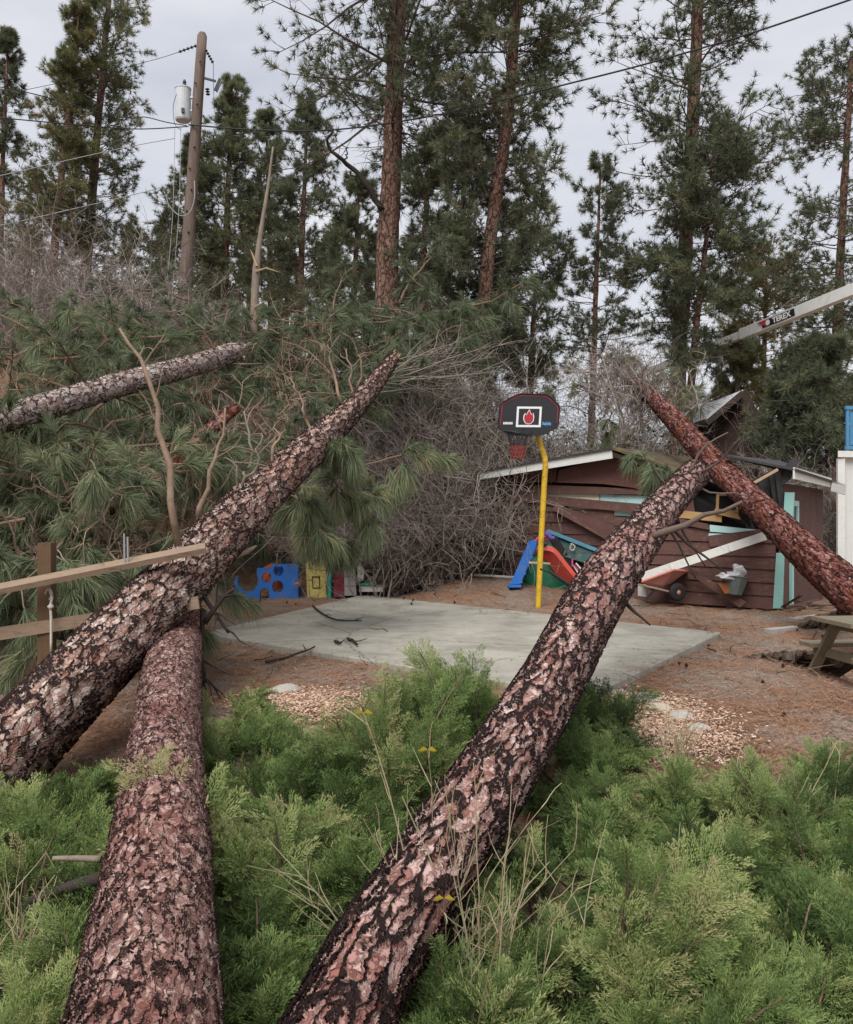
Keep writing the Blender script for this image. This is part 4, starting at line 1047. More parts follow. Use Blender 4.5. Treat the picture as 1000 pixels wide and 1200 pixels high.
gs = G(606, 686); ds = gs[1]; Q = lambda x, y, o=0.0: P(x, y, ds - o)
SL = thing('toy_slide', 'small toy slide with blue ladder sides and a red chute', 'toy slide', gs)
def ribbon(path, wvec, th, edge, mk, name, T):
    """U-shaped plastic channel following a path"""
    p = smooth_path(np.array(path), 16); t = norm(np.gradient(p, axis=0)); w = np.asarray(wvec); nn = norm(np.cross(t, w)); nn = np.where(nn[:, 2:3] < 0, -nn, nn)
    prof = [(-0.5, edge), (-0.42, edge), (-0.40, 0.02), (0.40, 0.02), (0.42, edge), (0.5, edge), (0.5, -th), (-0.5, -th)]
    v = np.stack([p + w * a + nn * b for a, b in prof], 1); K, S = v.shape[:2]; idx = np.arange(K * S).reshape(K, S)
    A = idx[:-1]; B = idx[1:]; q_ = np.stack([A, np.roll(A, -1, 1), np.roll(B, -1, 1), B], -1).reshape(-1, 4)
    mm = MB(); mm.add(v, f4=q_, ng=[list(map(int, idx[0])), list(map(int, idx[-1][::-1]))]); return part(T, name, mm, M[mk])
wv = np.array([0.25, -0.36, 0.0])
ribbon([Q(633, 643, .2), Q(641, 646, .25), Q(650, 657, .3), Q(662, 672, .4), Q(671, 683, .45), Q(682, 689, .5)], wv, 0.03, 0.07, 'p_red', 'chute', SL)
for o in (0.0, 0.42):
    m = MB(); m.prism([Q(598, 685, o), Q(610, 684, o), Q(628, 642, o), Q(629, 636, o), Q(625, 633, o), Q(620, 634, o)], (0.03, 0.05, 0)); part(SL, 'ladder_side', m, M['p_blue'])
for k in range(4):
    f = k / 4; a = Q(606 + 16 * f, 680 - 38 * f, 0.0); m = MB(); m.bar(a, a + np.array([0.02, -0.42, 0.0]), 0.09, 0.05); part(SL, 'step', m, M['p_blue'])
m = MB(); m.prism([Q(594, 686, -0.02), Q(608, 686, -0.02), Q(608, 683, -0.02), Q(599, 683, -0.02)], (0.0, -0.5, 0)); part(SL, 'foot', m, M['p_blue'])
m = MB(); m.tube([Q(620, 659.5, .45), Q(645, 661, .45)], 0.026, 8); single('yellow_bar', m, M['p_tan'], 'short pale yellow bar across the toy slide', 'bar', smooth=True)
# green turtle-shell sandbox
gt = P(640, 683, ds + 0.2)
m = MB(); R_ = np.array([[1, 0, 0], [0, .45, -.25], [0, 0.3, 1.0]])
m.lathe([(0.46, -0.02), (0.48, 0.06), (0.44, 0.22), (0.40, 0.36), (0.33, 0.50), (0.18, 0.60), (0.03, 0.63)], gt, 22, R_)
SB = thing('toy_sandbox', 'dark green round sandbox shell tipped up behind the red chute', 'toy sandbox', gt)
part(SB, 'shell', m, M['p_green'], smooth=True)
m = MB(); m.lathe([(0.46, -0.03), (0.53, -0.01), (0.53, 0.05), (0.46, 0.06)], gt, 22, R_); part(SB, 'lip', m, M['p_green'])
m = MB(); m.prism([Q(638, 645, -.1), Q(644, 635, -.1), Q(650, 643, -.1)], (0, 0.05, 0)); part(SB, 'fin', m, M['p_teal_toy'])
m = MB(); m.tube(smooth_path(np.array([Q(626, 636, .1), Q(632, 630, .05), Q(640, 629, .0)]), 8), 0.03, 8); single('pink_tube', m, M['p_pink'], 'bright pink plastic tube on top of the toy slide', 'tube', smooth=True)
m = MB(); m.tube(smooth_path(np.array([Q(639, 624, .0), Q(643, 627, .0), Q(647, 631, .02), Q(650, 629, 0.02)]), 8), [0.05, 0.055, 0.05, 0.05, 0.045, 0.04, 0.035, 0.03], 10); single('purple_toy', m, M['p_purple'], 'purple plastic toy piece at the corner of a leaning tabletop', 'toy', smooth=True)
# leaning table (dark teal top with blue edge)
TT = thing('leaning_tabletop', 'dark teal tabletop with blue edge tipped on its side beside the shed', 'tabletop', Q(690, 670))
m = MB(); m.prism([Q(645, 626, -.3), Q(706, 649, .25), Q(700, 664, .35), Q(654, 650, -.1)], (0.03, 0.05, 0)); part(TT, 'top', m, M['p_darkgreen'])
m = MB(); m.bar(Q(642, 622, -.28), Q(708, 648, .28), 0.08, 0.06); part(TT, 'edge', m, mat('worn_blue_edge', (0.09, 0.30, 0.42), 0.6, 0.3, 20, dirt=(0.25, 0.38, 0.42)))
m = MB(); m.bar(Q(648, 630, -.15), Q(672, 668, .0), 0.06, 0.16); part(TT, 'leg', m, M['black_metal'])
m = MB(); m.tube(smooth_path(np.array([Q(669, 637, .12), Q(674, 640, .14), Q(672, 645, .14), Q(668, 643, .14), Q(670, 638, .14)]), 10), 0.015, 6); part(TT, 'painted_mark', m, M['p_sand'])
# small folded scooter / tools
TL_ = thing('toy_scooter', 'little pink handled toy scooter with white bars under the leaning tabletop', 'toy scooter', Q(680, 680, .2))
for a, b_, mk in (((672, 662), (678, 668), 'p_pink'), ((672, 662), (678, 672), 'pvc'), ((675, 660), (684, 670), 'pvc'), ((671, 655), (671, 664), 'p_pink')):
    m = MB(); m.tube([Q(*a, .3), Q(*b_, .35)], 0.018, 6); part(TL_, 'handlebar', m, M[mk])
m = MB(); m.prism([Q(685, 658, .35), Q(694, 664, .35), Q(692, 668, .35), Q(686, 663, .35)], (0, .04, 0)); part(TL_, 'deck', m, M['pvc'])
# white pipes on the ground at the left corner
for k in range(5):
    a = G(556 + 7 * k, 677 - 2.2 * k); b_ = a + np.array([1.0 - 0.03 * k, -0.35, -0.04]);
    a[2] += 0.05 + 0.015 * k; b_[2] = float(H(b_[0], b_[1])) + 0.04 + 0.02 * k
    m = MB(); m.tube([a, b_], 0.032, 10); single('white_pipe', m, M['pvc'], 'white plastic pipe lying beside the shed corner', 'pipe', 'white pipes at the shed corner', smooth=True)

# wheelbarrow
gw = G(779, 702); dw = min(gw[1], Wp(779, 690, 0.55)[1]); Qw = lambda x, y, o=0.0: P(x, y, dw - o)
WB = thing('wheelbarrow', 'tipped faded red wheelbarrow with black wheel under the white board', 'wheelbarrow', Qw(775, 704))
rim_t = np.array([Qw(752, 682, .25), Qw(790, 668, .25), Qw(805, 669, .1), Qw(805, 671, -.3), Qw(790, 670, -.4), Qw(752, 683, -.35)])
bot_t = np.array([Qw(764, 688, .12), Qw(778, 686, .12), Qw(786, 684, .05), Qw(786, 684, -.2), Qw(778, 686, -.25), Qw(764, 688, -.2)])
m = MB(); m.add(np.concatenate([rim_t, bot_t]), f4=[[i, (i + 1) % 6, (i + 1) % 6 + 6, i + 6] for i in range(6)], ng=[[6, 7, 8, 9, 10, 11]])
cn = rim_t.mean(0); m.add(np.concatenate([rim_t + (cn - rim_t) * 0.03, bot_t + (cn - bot_t) * 0.12]), f4=[[i, i + 6, (i + 1) % 6 + 6, (i + 1) % 6] for i in range(6)], ng=[[11, 10, 9, 8, 7, 6]])
part(WB, 'tub', m, M['barrow_red'], smooth=False)
m = MB(); m.tube(np.concatenate([rim_t, rim_t[:1]]), 0.022, 8, cap=False); part(WB, 'tub_rim', m, mat('bright_red_rim', (0.50, 0.17, 0.13), 0.6, 0.2, 8, dirt=(0.25, 0.13, 0.1)))
def disc(c, nrm_, r, w, prof):
    t = norm(np.asarray(nrm_, float)); x = norm(np.cross(t, [0, 0, 1.0])); y = np.cross(t, x)
    mm = MB(); mm.lathe(prof, c, 26, np.stack([x, y, t], 1)); return mm
wc = Qw(794, 694, .15); r_ = 0.165
ax_ = (0.35, -1, 0)
wh = part(WB, 'wheel', disc(wc, ax_, r_, .1, [(r_ * .6, -.05), (r_ * .9, -.05), (r_, -.025), (r_, .025), (r_ * .9, .05), (r_ * .6, .05)]), M['tire'], smooth=True)
part(wh, 'hub', disc(wc, ax_, r_, .1, [(0.02, -.03), (r_ * .62, -.04), (r_ * .62, .035), (r_ * .3, .045), (0.02, .06)]), mat('orange_hub', (0.55, 0.20, 0.12), 0.6, 0.2, 10))
for o in (0.22, -0.25):
    m = MB(); m.tube([Qw(740, 683, o), Qw(770, 690, o), Qw(800, 697, o * .4)], 0.02, 8); part(WB, 'handle', m, M['fence_wood'])
m = MB(); m.tube([Qw(770, 689, .1), Qw(757, 703, .1)], 0.012, 6); m.tube([Qw(770, 689, -.2), Qw(757, 702, -.2)], 0.012, 6); part(WB, 'leg', m, M['black_metal'])

# bag-topped bin by the right end of the shed wall
gb_ = Wp(858, 698, 0.35); db = gb_[1]; Qb = lambda x, y, o=0.0: P(x, y, db - o)
BN = thing('garden_tub', 'green grey tub topped with crumpled grey plastic against the shed wall', 'tub', Qb(858, 700))
m = MB(); m.lathe([(0.10, -0.22), (0.16, -0.2), (0.24, 0.1), (0.26, 0.12), (0.22, 0.13)], Qb(861, 683), 9, np.array([[1, 0, .12], [0, .8, 0], [-.12, 0, 1.0]])); part(BN, 'tub_body', m, mat('tub_green_grey', (0.10, 0.12, 0.11), 0.6, 0.25, 8))
v = []; me_ = bmesh.new(); bmesh.ops.create_icosphere(me_, subdivisions=3, radius=1.0)
vv = np.array([x.co[:] for x in me_.verts]); ff = [[x.index for x in f.verts] for f in me_.faces]; me_.free()
def lumpy(c, size, amp, seed, fr=2.5):
    r = np.random.default_rng(seed); o = r.uniform(0, 6, 6)
    n = 1 + amp * (np.sin(vv[:, 0] * fr + o[0]) * np.sin(vv[:, 1] * fr * 1.3 + o[1]) + 0.6 * np.sin(vv[:, 2] * fr * 2.1 + vv[:, 0] * fr + o[2]) + 0.4 * np.sin(vv[:, 1] * fr * 3.7 + vv[:, 2] * 4 + o[3]) + 0.3 * r.normal(0, 0.25, len(vv)))
    mm = MB(); mm.add(vv * n[:, None] * np.asarray(size) + np.asarray(c), f3=ff); return mm
part(BN, 'plastic_bag', lumpy(Qb(853, 675, .05), (0.20, 0.18, 0.07), 0.22, 3), M['tarp'])
part(BN, 'plastic_bag', lumpy(Qb(866, 670, .05), (0.10, 0.1, 0.13), 0.25, 4), M['tarp'])
m = MB(); m.prism([Qb(842, 684, .1), Qb(856, 683, .1), Qb(862, 693, .1), Qb(850, 696, .1)], (0, 0.1, 0)); single('orange_box', m, mat('orange_brown_box', (0.25, 0.09, 0.03), 0.7, 0.3, 8), 'orange brown box half hidden beside the garden tub', 'box')
m = MB(); m.box(Wp(755, 692, 0.35) , (0.10, 0.25, 0.22), rotz(.4)); single('white_bin', m, M['pvc'], 'small white box behind the wheelbarrow handles', 'box')

# ------------------------------------------------------------------ play set at the far end of the slab
gp = G(340, 701); dp = gp[1]; kp = dp / F; Qp = lambda x, y, o=0.0: P(x, y, dp - o)
CL = thing('toy_climber', 'blue plastic toy climber with round orange holes under drooping boughs', 'toy climber', Qp(312, 702))
def msk(u_, v_):
    x = 275 + 75 * u_; y = 702 - 40 * v_
    if y < 702 - 40 + max(0, (308 - x)) * 0.75 - 2: 
        if x < 306 and y < 690 - max(0, x - 280) * 0.45 * 0 and (x - 291) ** 2 + (y - 681) ** 2 < 150: return False
    for cx, cy, r in ((313, 677, 5.5), (327, 669, 6), (326, 687, 6.5), (291, 680, 12)):
        if (x - cx) ** 2 + ((y - cy) * 0.95) ** 2 < r * r: return False
    if abs(x - 310.5) < 5.5 and y > 693 - (5.5 ** 2 - (x - 310.5) ** 2) ** .5 * .8: return False
    if x < 302 and y < 680: return abs((x - 291) ** 2 + (y - 680) ** 2 - 13.2 ** 2) < 40 and y > 676
    if (x < 318) and y < 667: return False
    return True
m = mk_panel(msk, Qp(275, 703), np.array([1.0, 0, 0]), np.array([0, 0, 1.0]), 75 * kp, 42 * kp, 90, 52, 0.10); part(CL, 'side_panel', m, M['p_blue'])
m = mk_panel(lambda a, b: (a - .5) ** 2 + (b - .5) ** 2 < .25 and (a - .5) ** 2 + (b - .62) ** 2 > .03, Qp(306, 692, -.35), np.array([1.0, 0, 0]), np.array([0, 0, 1.0]), 30 * kp, 32 * kp, 30, 30, 0.05); part(CL, 'orange_panel', m, M['p_orange'])
m = MB(); m.prism([Qp(320, 664, -.1), Qp(340, 664, -.1), Qp(350, 690, -.1), Qp(350, 702, -.1), Qp(338, 702, -.1)], (0, 0.4, 0)); part(CL, 'back_panel', m, M['p_blue'])
m = MB(); m.bar(Qp(264, 704, .1), Qp(273, 684, .1), 0.08, 0.03); single('red_board', m, M['p_red'], 'narrow red plastic strip leaning left of the blue toy climber', 'strip')
m = MB(); m.tube([Qp(346, 685, .15), Qp(351, 683, .15)], 0.03, 8); single('orange_peg', m, M['p_orange'], 'small orange peg beside the yellow playhouse wall', 'peg')
PH = thing('playhouse', 'yellow toy playhouse wall with green and maroon panels beside grey columns', 'toy playhouse', Qp(380, 700))
yw = mk_panel(lambda a, b: not (0.28 < a < 0.68 and 0.18 < b < 0.42 and (abs(a - .48) > .15 or abs(b - .3) > .09)), Qp(361, 702, -.2), norm(np.array([1.0, -.25, 0])), norm(np.array([-.04, 0, 1.0])), 25 * kp, 66 * kp, 26, 60, 0.08)
part(PH, 'wall_panel', yw, M['p_yellow'])
m = MB(); m.prism([Qp(372, 640, -.1), Qp(386, 636, -.1), Qp(386, 622, -.1), Qp(374, 622, -.1)], (0, .1, 0)); part(PH, 'roof_panel', m, M['p_yellow'])
m = MB(); m.box(Qp(386.5, 678, .02), (0.075, 0.12, 46 * kp)); part(PH, 'post', m, M['p_teal_toy'])
m = MB(); m.prism([Qp(391, 700, .1), Qp(404, 699, .1), Qp(404, 655, .1), Qp(393, 655, .1)], (0, .08, 0)); part(PH, 'door_panel', m, M['p_maroon'])
m = MB()
for k in range(5):
    y0, y1 = 698 - 11.5 * k, 698 - 11.5 * (k + 1) + 0.7; lean = 0.12
    m.prism([Qp(404 + (698 - y0) * -lean * 0 - 0.3 * k, y0, .2), Qp(418 - 1.0 * k, y0, .2), Qp(418 - 1.0 * (k + 1), y1, .2), Qp(404 - .3 * (k + 1), y1, .2)], (0.02 * (k % 2), .2, 0))
part(PH, 'column', m, M['p_greyt'])
m = MB(); m.prism([Qp(419, 682), Qp(419, 664), Qp(423, 662), Qp(427, 668), Qp(426, 680)], (0, .3, 0)); single('grey_toy_block', m, M['p_sand'], 'grey plastic toy block beside the playhouse column', 'toy block')
SX = thing('sand_tray', 'low pale plastic tray with a green lid beyond the playhouse', 'sand tray', Qp(437, 692))
m = MB(); m.prism([Qp(421, 690, .2), Qp(449, 690, .2), Qp(455, 684, -.35), Qp(425, 683, -.35)], (0, 0, -0.06)); part(SX, 'tray', m, M['p_sand'])
m = MB(); m.prism([Qp(423, 686, .0), Qp(441, 686, .0), Qp(440, 682, -.3), Qp(424, 682, -.3)], (0, 0, 0.03)); part(SX, 'lid', m, M['p_teal_toy'])

# ------------------------------------------------------------------ picnic table, lifted ground
gt_ = G(977, 803); dt = gt_[1] ; Qt = lambda x, y, o=0.0: P(x, y, dt - o)
PT = thing('picnic_table', 'weathered wooden picnic table beside the torn up ground', 'picnic table', gt_)
tz = Qt(980, 733)[2]; sz_ = Qt(980, 770)[2]
xa = Qt(992, 733)[0]; yd = dt
long_ = norm(np.array([1.0, 0.12, 0])); cross_ = np.array([-long_[1], long_[0], 0])
for k in range(5):
    a = np.array([xa, yd - 0.02, tz]) + cross_ * (0.15 * k); m = MB(); m.bar(a, a + long_ * 1.8, 0.135, 0.045); part(PT, 'top_plank', m, M['table_wood'])
for k in range(2):
    a = np.array([xa - 0.03, yd - 0.42, sz_]) + cross_ * (0.14 * k); m = MB(); m.bar(a, a + long_ * 1.85, 0.13, 0.045); part(PT, 'seat_plank', m, M['table_wood'])
    a = np.array([xa - 0.03, yd + 0.85, sz_]) + cross_ * (0.14 * k); m = MB(); m.bar(a, a + long_ * 1.85, 0.13, 0.045); part(PT, 'seat_plank', m, M['table_wood'])
gz = gt_[2]
for e in (0.22, 1.5):
    o = long_ * e
    for s_, y0, y1 in ((1, -0.36, 0.12), (-1, 1.0, 0.52)):
        m = MB(); m.bar(np.array([xa, yd, gz - 0.03]) + o + cross_ * y0, np.array([xa, yd, tz - 0.03]) + o + cross_ * y1, 0.045, 0.12, up=(1, 0, 0)); part(PT, 'leg', m, M['table_wood'])
    m = MB(); m.bar(np.array([xa, yd, sz_ - 0.08]) + o + long_ * .05 + cross_ * -0.42, np.array([xa, yd, sz_ - 0.08]) + o + long_ * .05 + cross_ * 1.05, 0.045, 0.1); part(PT, 'seat_beam', m, M['table_wood'])
    m = MB(); m.bar(np.array([xa, yd, tz - 0.075]) + o + long_ * .05 + cross_ * 0.0, np.array([xa, yd, tz - 0.075]) + o + long_ * .05 + cross_ * 0.62, 0.045, 0.09); part(PT, 'top_beam', m, M['table_wood'])

def liftslab(pix, d, dback, th, name, label, mk='earth', seed=0):
    """torn-up sheet of ground: front edge raised, running back into the soil"""
    r = np.random.default_rng(seed)
    n = 60; xs = np.linspace(0, 1, n); px = np.interp(xs, np.linspace(0, 1, len(pix)), [p[0] for p in pix]); py = np.interp(xs, np.linspace(0, 1, len(pix)), [p[1] for p in pix])
    dd = np.interp(xs, np.linspace(0, 1, len(d)), d)
    jag = np.cumsum(r.normal(0, 0.02, n)); jag -= np.linspace(jag[0], jag[-1], n)
    front = np.array([P(a, b, c) for a, b, c in zip(px, py, dd)]); front[:, 1] += jag; front[:, 2] += r.normal(0, 0.008, n)
    rows = []
    J = 9
    for j in range(J):
        f = j / (J - 1); row = front.copy(); row[:, 1] += dback * f
        hg = H(row[:, 0], row[:, 1]) - 0.05
        row[:, 2] = row[:, 2] * (1 - f) + hg * f + r.normal(0, 0.012, n) * (0 < j < J - 1)
        rows.append(row)
    topv = np.array(rows)
    thv = th * np.interp(xs, [0, .15, .85, 1], [.25, 1, 1, .6]) * (1 + 0.35 * np.sin(xs * 17) + 0.25 * np.sin(xs * 41 + 1)) 
    low = front.copy(); low[:, 2] -= np.abs(thv); low[:, 1] += 0.06 + r.normal(0, 0.02, n)
    mid = (front + low) / 2 + np.array([0, -0.03, 0]) + r.normal(0, 0.02, (n, 3))
    bck = low.copy(); bck[:, 1] += dback * 0.7; bck[:, 2] = H(bck[:, 0], bck[:, 1]) - 0.12
    allr = np.concatenate([[bck], [low], [mid], topv]); K = len(allr); idx = np.arange(K * n).reshape(K, n)
    q_ = np.stack([idx[:-1, :-1], idx[:-1, 1:], idx[1:, 1:], idx[1:, :-1]], -1).reshape(-1, 4)
    mm = MB(); mm.add(allr.reshape(-1, 3), f4=q_)
    T = thing(name, label, 'torn ground', [front[:, 0].mean(), front[:, 1].mean(), float(front[:, 2].min())])
    o = part(T, 'soil_sheet', mm, M['ground'], smooth=False)
    o.data.materials.append(M['earth'])
    nf = (n - 1); mi = np.zeros(len(q_), np.int32); mi[:nf * 3] = 1; o.data.polygons.foreach_set('material_index', mi)
    return T
gl = G(868, 772)
liftslab([(862, 771), (895, 766), (935, 762), (975, 764), (1030, 766)], [gl[1], gl[1], gl[1] - .1, gl[1] - .1, gl[1]], 1.6, 0.12, 'lifted_ground', 'long torn up sheet of ground with a dark hollow beneath, behind the picnic table', seed=1)
gl2 = G(935, 736)
liftslab([(925, 735), (945, 728), (965, 722), (985, 712), (1030, 690)], [gl2[1], gl2[1], gl2[1] - .1, gl2[1] - .3, gl2[1] - .5], 1.3, 0.13, 'lifted_ground', 'torn root plate edge of ground lifted beneath the dark red trunk', seed=2)
for pl in ([(895, 739), (932, 735), (936, 739), (905, 743)], [(925, 727), (955, 722), (960, 727), (935, 731)]):
    pp = [G(*p) for p in pl]; zz = max(p[2] for p in pp) + 0.03
    m = MB(); m.prism([[p[0], p[1], zz] for p in pp], (0, 0, -0.08)); single('paving_slab', m, M['stone'], 'pale flat paving slab on the needle litter by the ' + ('shed door' if pl[0][0] > 900 else 'lifted root plate'), 'paving slab')
for k in range(10):
    p = G(915 + 5.5 * k, 716 - 1.2 * (k % 4)); m = MB(); dv = norm(np.array([RNG.normal(1, .5), RNG.normal(0, .5), RNG.normal(.12, .1)]))
    m.bar(p + [0, 0, .05], p + dv * RNG.uniform(.3, .9) + [0, 0, .06], 0.07, 0.02); single('broken_plank', m, M['shed_brown' if k % 3 else 'dark_limb'], 'broken brown plank lying in the debris by the shed door', 'plank', 'broken planks by the shed door')

# ------------------------------------------------------------------ stones, sticks, cones
for k, (px, py, sx, mk, lb) in enumerate([(726, 818, .11, 'stone_buff', 'squarish buff stone beside the fallen trunk and wood chips'), (757, 826, .14, 'stone', 'flat grey stone between the buff and pink edging stones'), (775, 836, .13, 'stone_buff', 'low pinkish stone edging the wood chips'),
                             (799, 845, .13, 'stone', 'grey stone edging the chips next to a white one'), (819, 860, .11, 'stone', 'pale whitish pointed stone at the end of the edging row'), (335, 815, .16, 'stone', 'blue grey flat stone at the rim of the chip bed'), (711, 852, .05, 'stone', 'small white pebble in the chips under the trunk')]):
    p = G(px, py); m = lumpy(p + [0, 0, .02], (sx, sx * .8, sx * .55), 0.12, k + 20, 2.0); single('edging_stone', m, M[mk], lb, 'stone')
sticks = [([(367, 711), (390, 726), (424, 728)], .018, 'dark stick with an upright knob on the slab'), ([(312, 776), (340, 770), (369, 759)], .02, 'dark broken stick crossing the front edge of the slab'), ([(408, 750), (414, 752), (419, 757)], .025, 'short thick dark stick stub on the slab'),
          ([(393, 753), (400, 755)], .025, 'tiny bark chunk on the slab'), ([(728, 722), (733, 730)], .03, 'dark branch stub hanging off the pink trunk over the slab')]
for pl, r_, lb in sticks[:4]:
    pp = np.array([onz(a, b, 0.02) for a, b in pl]); pp = smooth_path(pp, 8); pp[:, 2] = r_ + 0.004 + 0.01 * RNG.random(8)
    m = MB(); m.tube(pp, np.linspace(r_, r_ * .5, 8), 7)
    c_ = child(pp[None], 2, .3, .9, 40); tw = grow(c_[0], c_[1], .18, 4, .2, 0); tw[..., 2] = np.maximum(tw[..., 2], 0.012); m.tubes(tw, np.linspace(.009, .004, 4)[None], 5)
    single('stick', m, M['dark_limb'], lb, 'stick', smooth=True)
m = MB(); m.tube(smooth_path(np.array([onz(372, 721, 0.0), onz(371, 715, 0.0) + [0, 0, .08], onz(373, 708, 0) + [0, -.5, .15]]), 5), [.04, .03, .05, .04, .02], 7); 
def cone(p, r):
    mm = MB()
    for j in range(5):
        n = 7; z = j / 4; rr = r * math.sin(math.pi * (0.18 + 0.72 * z))
        for i in range(n):
            a = (i + .5 * (j % 2)) / n * 6.283; d_ = np.array([math.cos(a), math.sin(a), 0]); t_ = np.array([-d_[1], d_[0], 0])
            b = p + [0, 0, r * 0.3 + z * r * 1.3]; mm.add([b + t_ * r * .3, b - t_ * r * .3, b + d_ * rr * 1.1 + [0, 0, r * .2], b - [0, 0, r * .25]], f3=[[0, 1, 2], [0, 2, 3], [1, 3, 2]])
    return mm
for k in range(30):
    if k < 18: px, py = RNG.uniform(700, 990), RNG.uniform(715, 850)
    else: px, py = RNG.uniform(250, 560), RNG.uniform(690, 720)
    p = G(px, py); p[2] = max(p[2], 0.0 if (k >= 18) else p[2])
    single('pine_cone', cone(p, RNG.uniform(.024, .036)), M['cone'], 'brown pine cone on the ' + ('litter right of the slab' if k < 18 else 'litter behind the slab'), 'pine cone', 'pine cones ' + ('right of the slab' if k < 18 else 'behind the slab'))

# ------------------------------------------------------------------ standing pines
def pine(label, d, path, w0, w1, crown, Lmax, nb, tuft_n=22, nlen=0.25, mk='needle_far', prof='cone', elev=(-0.02, 0.38), nsub=8, brown=0.0, bark='bark_stand', dead=0, seed=0, name='pine_tree', tint0=0.12, tint1=0.72, nwidth=0.022, group='standing pines on the hillside'):
    rng = np.random.default_rng(100 + seed)
    ctrl = np.array([(a, b, d, w0 + (w1 - w0) * i / (len(path) - 1)) for i, (a, b) in enumerate(path)])
    # carry the trunk down to the ground
    b0 = P(ctrl[0, 0], ctrl[0, 1], d); gz = float(H(b0[0], b0[1]))
    py_g = 600 - (gz - 0.3 - CH) * F / d
    slope = (ctrl[0, 0] - ctrl[1, 0]) / (ctrl[0, 1] - ctrl[1, 1])
    if py_g > ctrl[0, 1] + 5:
        ctrl = np.concatenate([[(ctrl[0, 0] + slope * (py_g - ctrl[0, 1]), py_g, d, w0 * 1.15)], ctrl])
    mb, rest, pts, rad, tan = logmesh(ctrl, 70 if w0 > 15 else 40, 26 if w0 > 15 else 12, seed % 9, 0)
    T = thing(name, label, 'tree', [pts[0, 0], pts[0, 1], gz], group)
    part(T, 'trunk', mb, M[bark], smooth=True, attrs={'rest': rest})
    zt, zb = P(0, crown[0], d)[2], P(0, crown[1], d)[2]
    f = rng.random(nb) ** 0.9; z = zb + (zt - zb) * f
    i = np.argmin(np.abs(pts[None, :, 2] - z[:, None]), 1); st = pts[i].copy(); st[:, 2] = z
    az = rng.uniform(0, 2 * np.pi, nb)
    if prof == 'cone': L = Lmax * (0.16 + 0.84 * (1 - f) ** 0.8)
    elif prof == 'column': L = Lmax * (0.55 + 0.45 * np.sin(np.pi * (0.15 + 0.8 * (1 - f))))
    else: L = Lmax * (0.45 + 0.55 * np.sin(np.pi * np.clip(0.1 + 0.9 * f, 0, 1)))
    L = L * rng.uniform(0.45, 1.12, nb)
    el = elev[0] + (elev[1] - elev[0]) * f + rng.normal(0, 0.16, nb)
    dr = np.stack([np.cos(az), np.sin(az), np.tan(el)], 1)
    br = grow(st, dr, L, 6, 0.13, 0.045, rng)
    r0 = np.clip(L * 0.012, 0.01, 0.055)
    m = MB(); m.tubes(br, r0[:, None] * np.linspace(1, 0.25, 6)[None], 4)
    p, dd, pi, t = child(br, int(nsub * 1.35), 0.22, 1.0, 48, rng, 0.12)
    sl_ = L[pi] * rng.uniform(0.14, 0.34, len(p)) * (1.15 - 0.5 * t) + 0.12
    sb = grow(p, dd, sl_, 4, 0.18, 0.07, rng)
    m.tubes(sb, (0.012 * np.linspace(1, 0.4, 4))[None] * np.ones((len(sb), 1)), 3)
    if dead:
        az2 = rng.uniform(0, 6.283, dead); z2 = rng.uniform(zb - 2.0, zb + 1.5, dead); i2 = np.argmin(np.abs(pts[None, :, 2] - z2[:, None]), 1)
        db_ = grow(pts[i2], np.stack([np.cos(az2), np.sin(az2), rng.normal(-.1, .25, dead)], 1), rng.uniform(.6, 2.0, dead), 6, .25, 0, rng)
        m.tubes(db_, (0.02 * np.linspace(1, .3, 6))[None] * np.ones((dead, 1)), 3)
        c_ = child(db_, 4, .3, 1, 50, rng); m.tubes(grow(c_[0], c_[1], .5, 4, .25, 0, rng), (0.009 * np.linspace(1, .4, 4))[None] * np.ones((len(c_[0]), 1)), 3)
    part(T, 'branches', m, M['limb'])
    ends = np.concatenate([sb[:, -1], sb[:, 2], br[:, -1]]); ax = np.concatenate([sb[:, -1] - sb[:, -2], sb[:, 2] - sb[:, 1], br[:, -1] - br[:, -2]])
    ax = norm(ax); ax[:, 2] += 0.25
    bt_ = rng.uniform(tint0, tint1, len(br)); tt = np.concatenate([bt_[pi], bt_[pi], bt_]) + rng.normal(0, .06, len(ends))
    if brown: 
        bb = rng.random(len(br)) < brown; tt = np.where(np.concatenate([bb[pi], bb[pi], bb]), 0.98, tt)
    m = MB(); needles(m, ends, ax, tuft_n, nlen, nwidth, (0.1, 1.55), 0.05, np.clip(tt, 0, 1), rng, seg2=False)
    part(T, 'crown', m, M[mk])
    return T, pts

pine('slim pine standing leftmost beyond the bare brush', 38, [(-2, 350), (3, 200), (10, 35)], 9, 2, (36, 330), 1.9, 90, prof='cone', mk='needle_dark', seed=1)
pine('tall broad pine left of the utility pole', 38, [(98, 350), (112, 180), (131, -40)], 13, 5, (-40, 330), 2.3, 150, prof='column', seed=2, nsub=9, mk='needle_far')
pine('bushy olive pine next to the tallest pine left of the utility pole', 36, [(58, 350), (75, 180), (93, 12)], 11, 2, (14, 320), 2.3, 130, prof='cone', seed=3, mk='needle_olive')
pine('dense pine directly behind the utility pole foot', 40, [(212, 380), (220, 280), (228, 165)], 9, 2, (168, 370), 2.7, 110, seed=4)
pine('tall pine just right of the utility pole', 41, [(262, 370), (267, 230), (272, 96)], 10, 2, (98, 350), 3.1, 170, seed=5, mk='needle_far')
pine('narrow pine between the tall pine and the leafless snag', 43, [(318, 370), (315, 240), (312, 132)], 8, 2, (134, 350), 2.2, 110, seed=6, mk='needle_far')
pine('pointed green pine left of the big reddish trunk', 40, [(350, 380), (356, 240), (361, 118)], 9, 2, (120, 370), 2.8, 140, seed=7, mk='needle_dark')
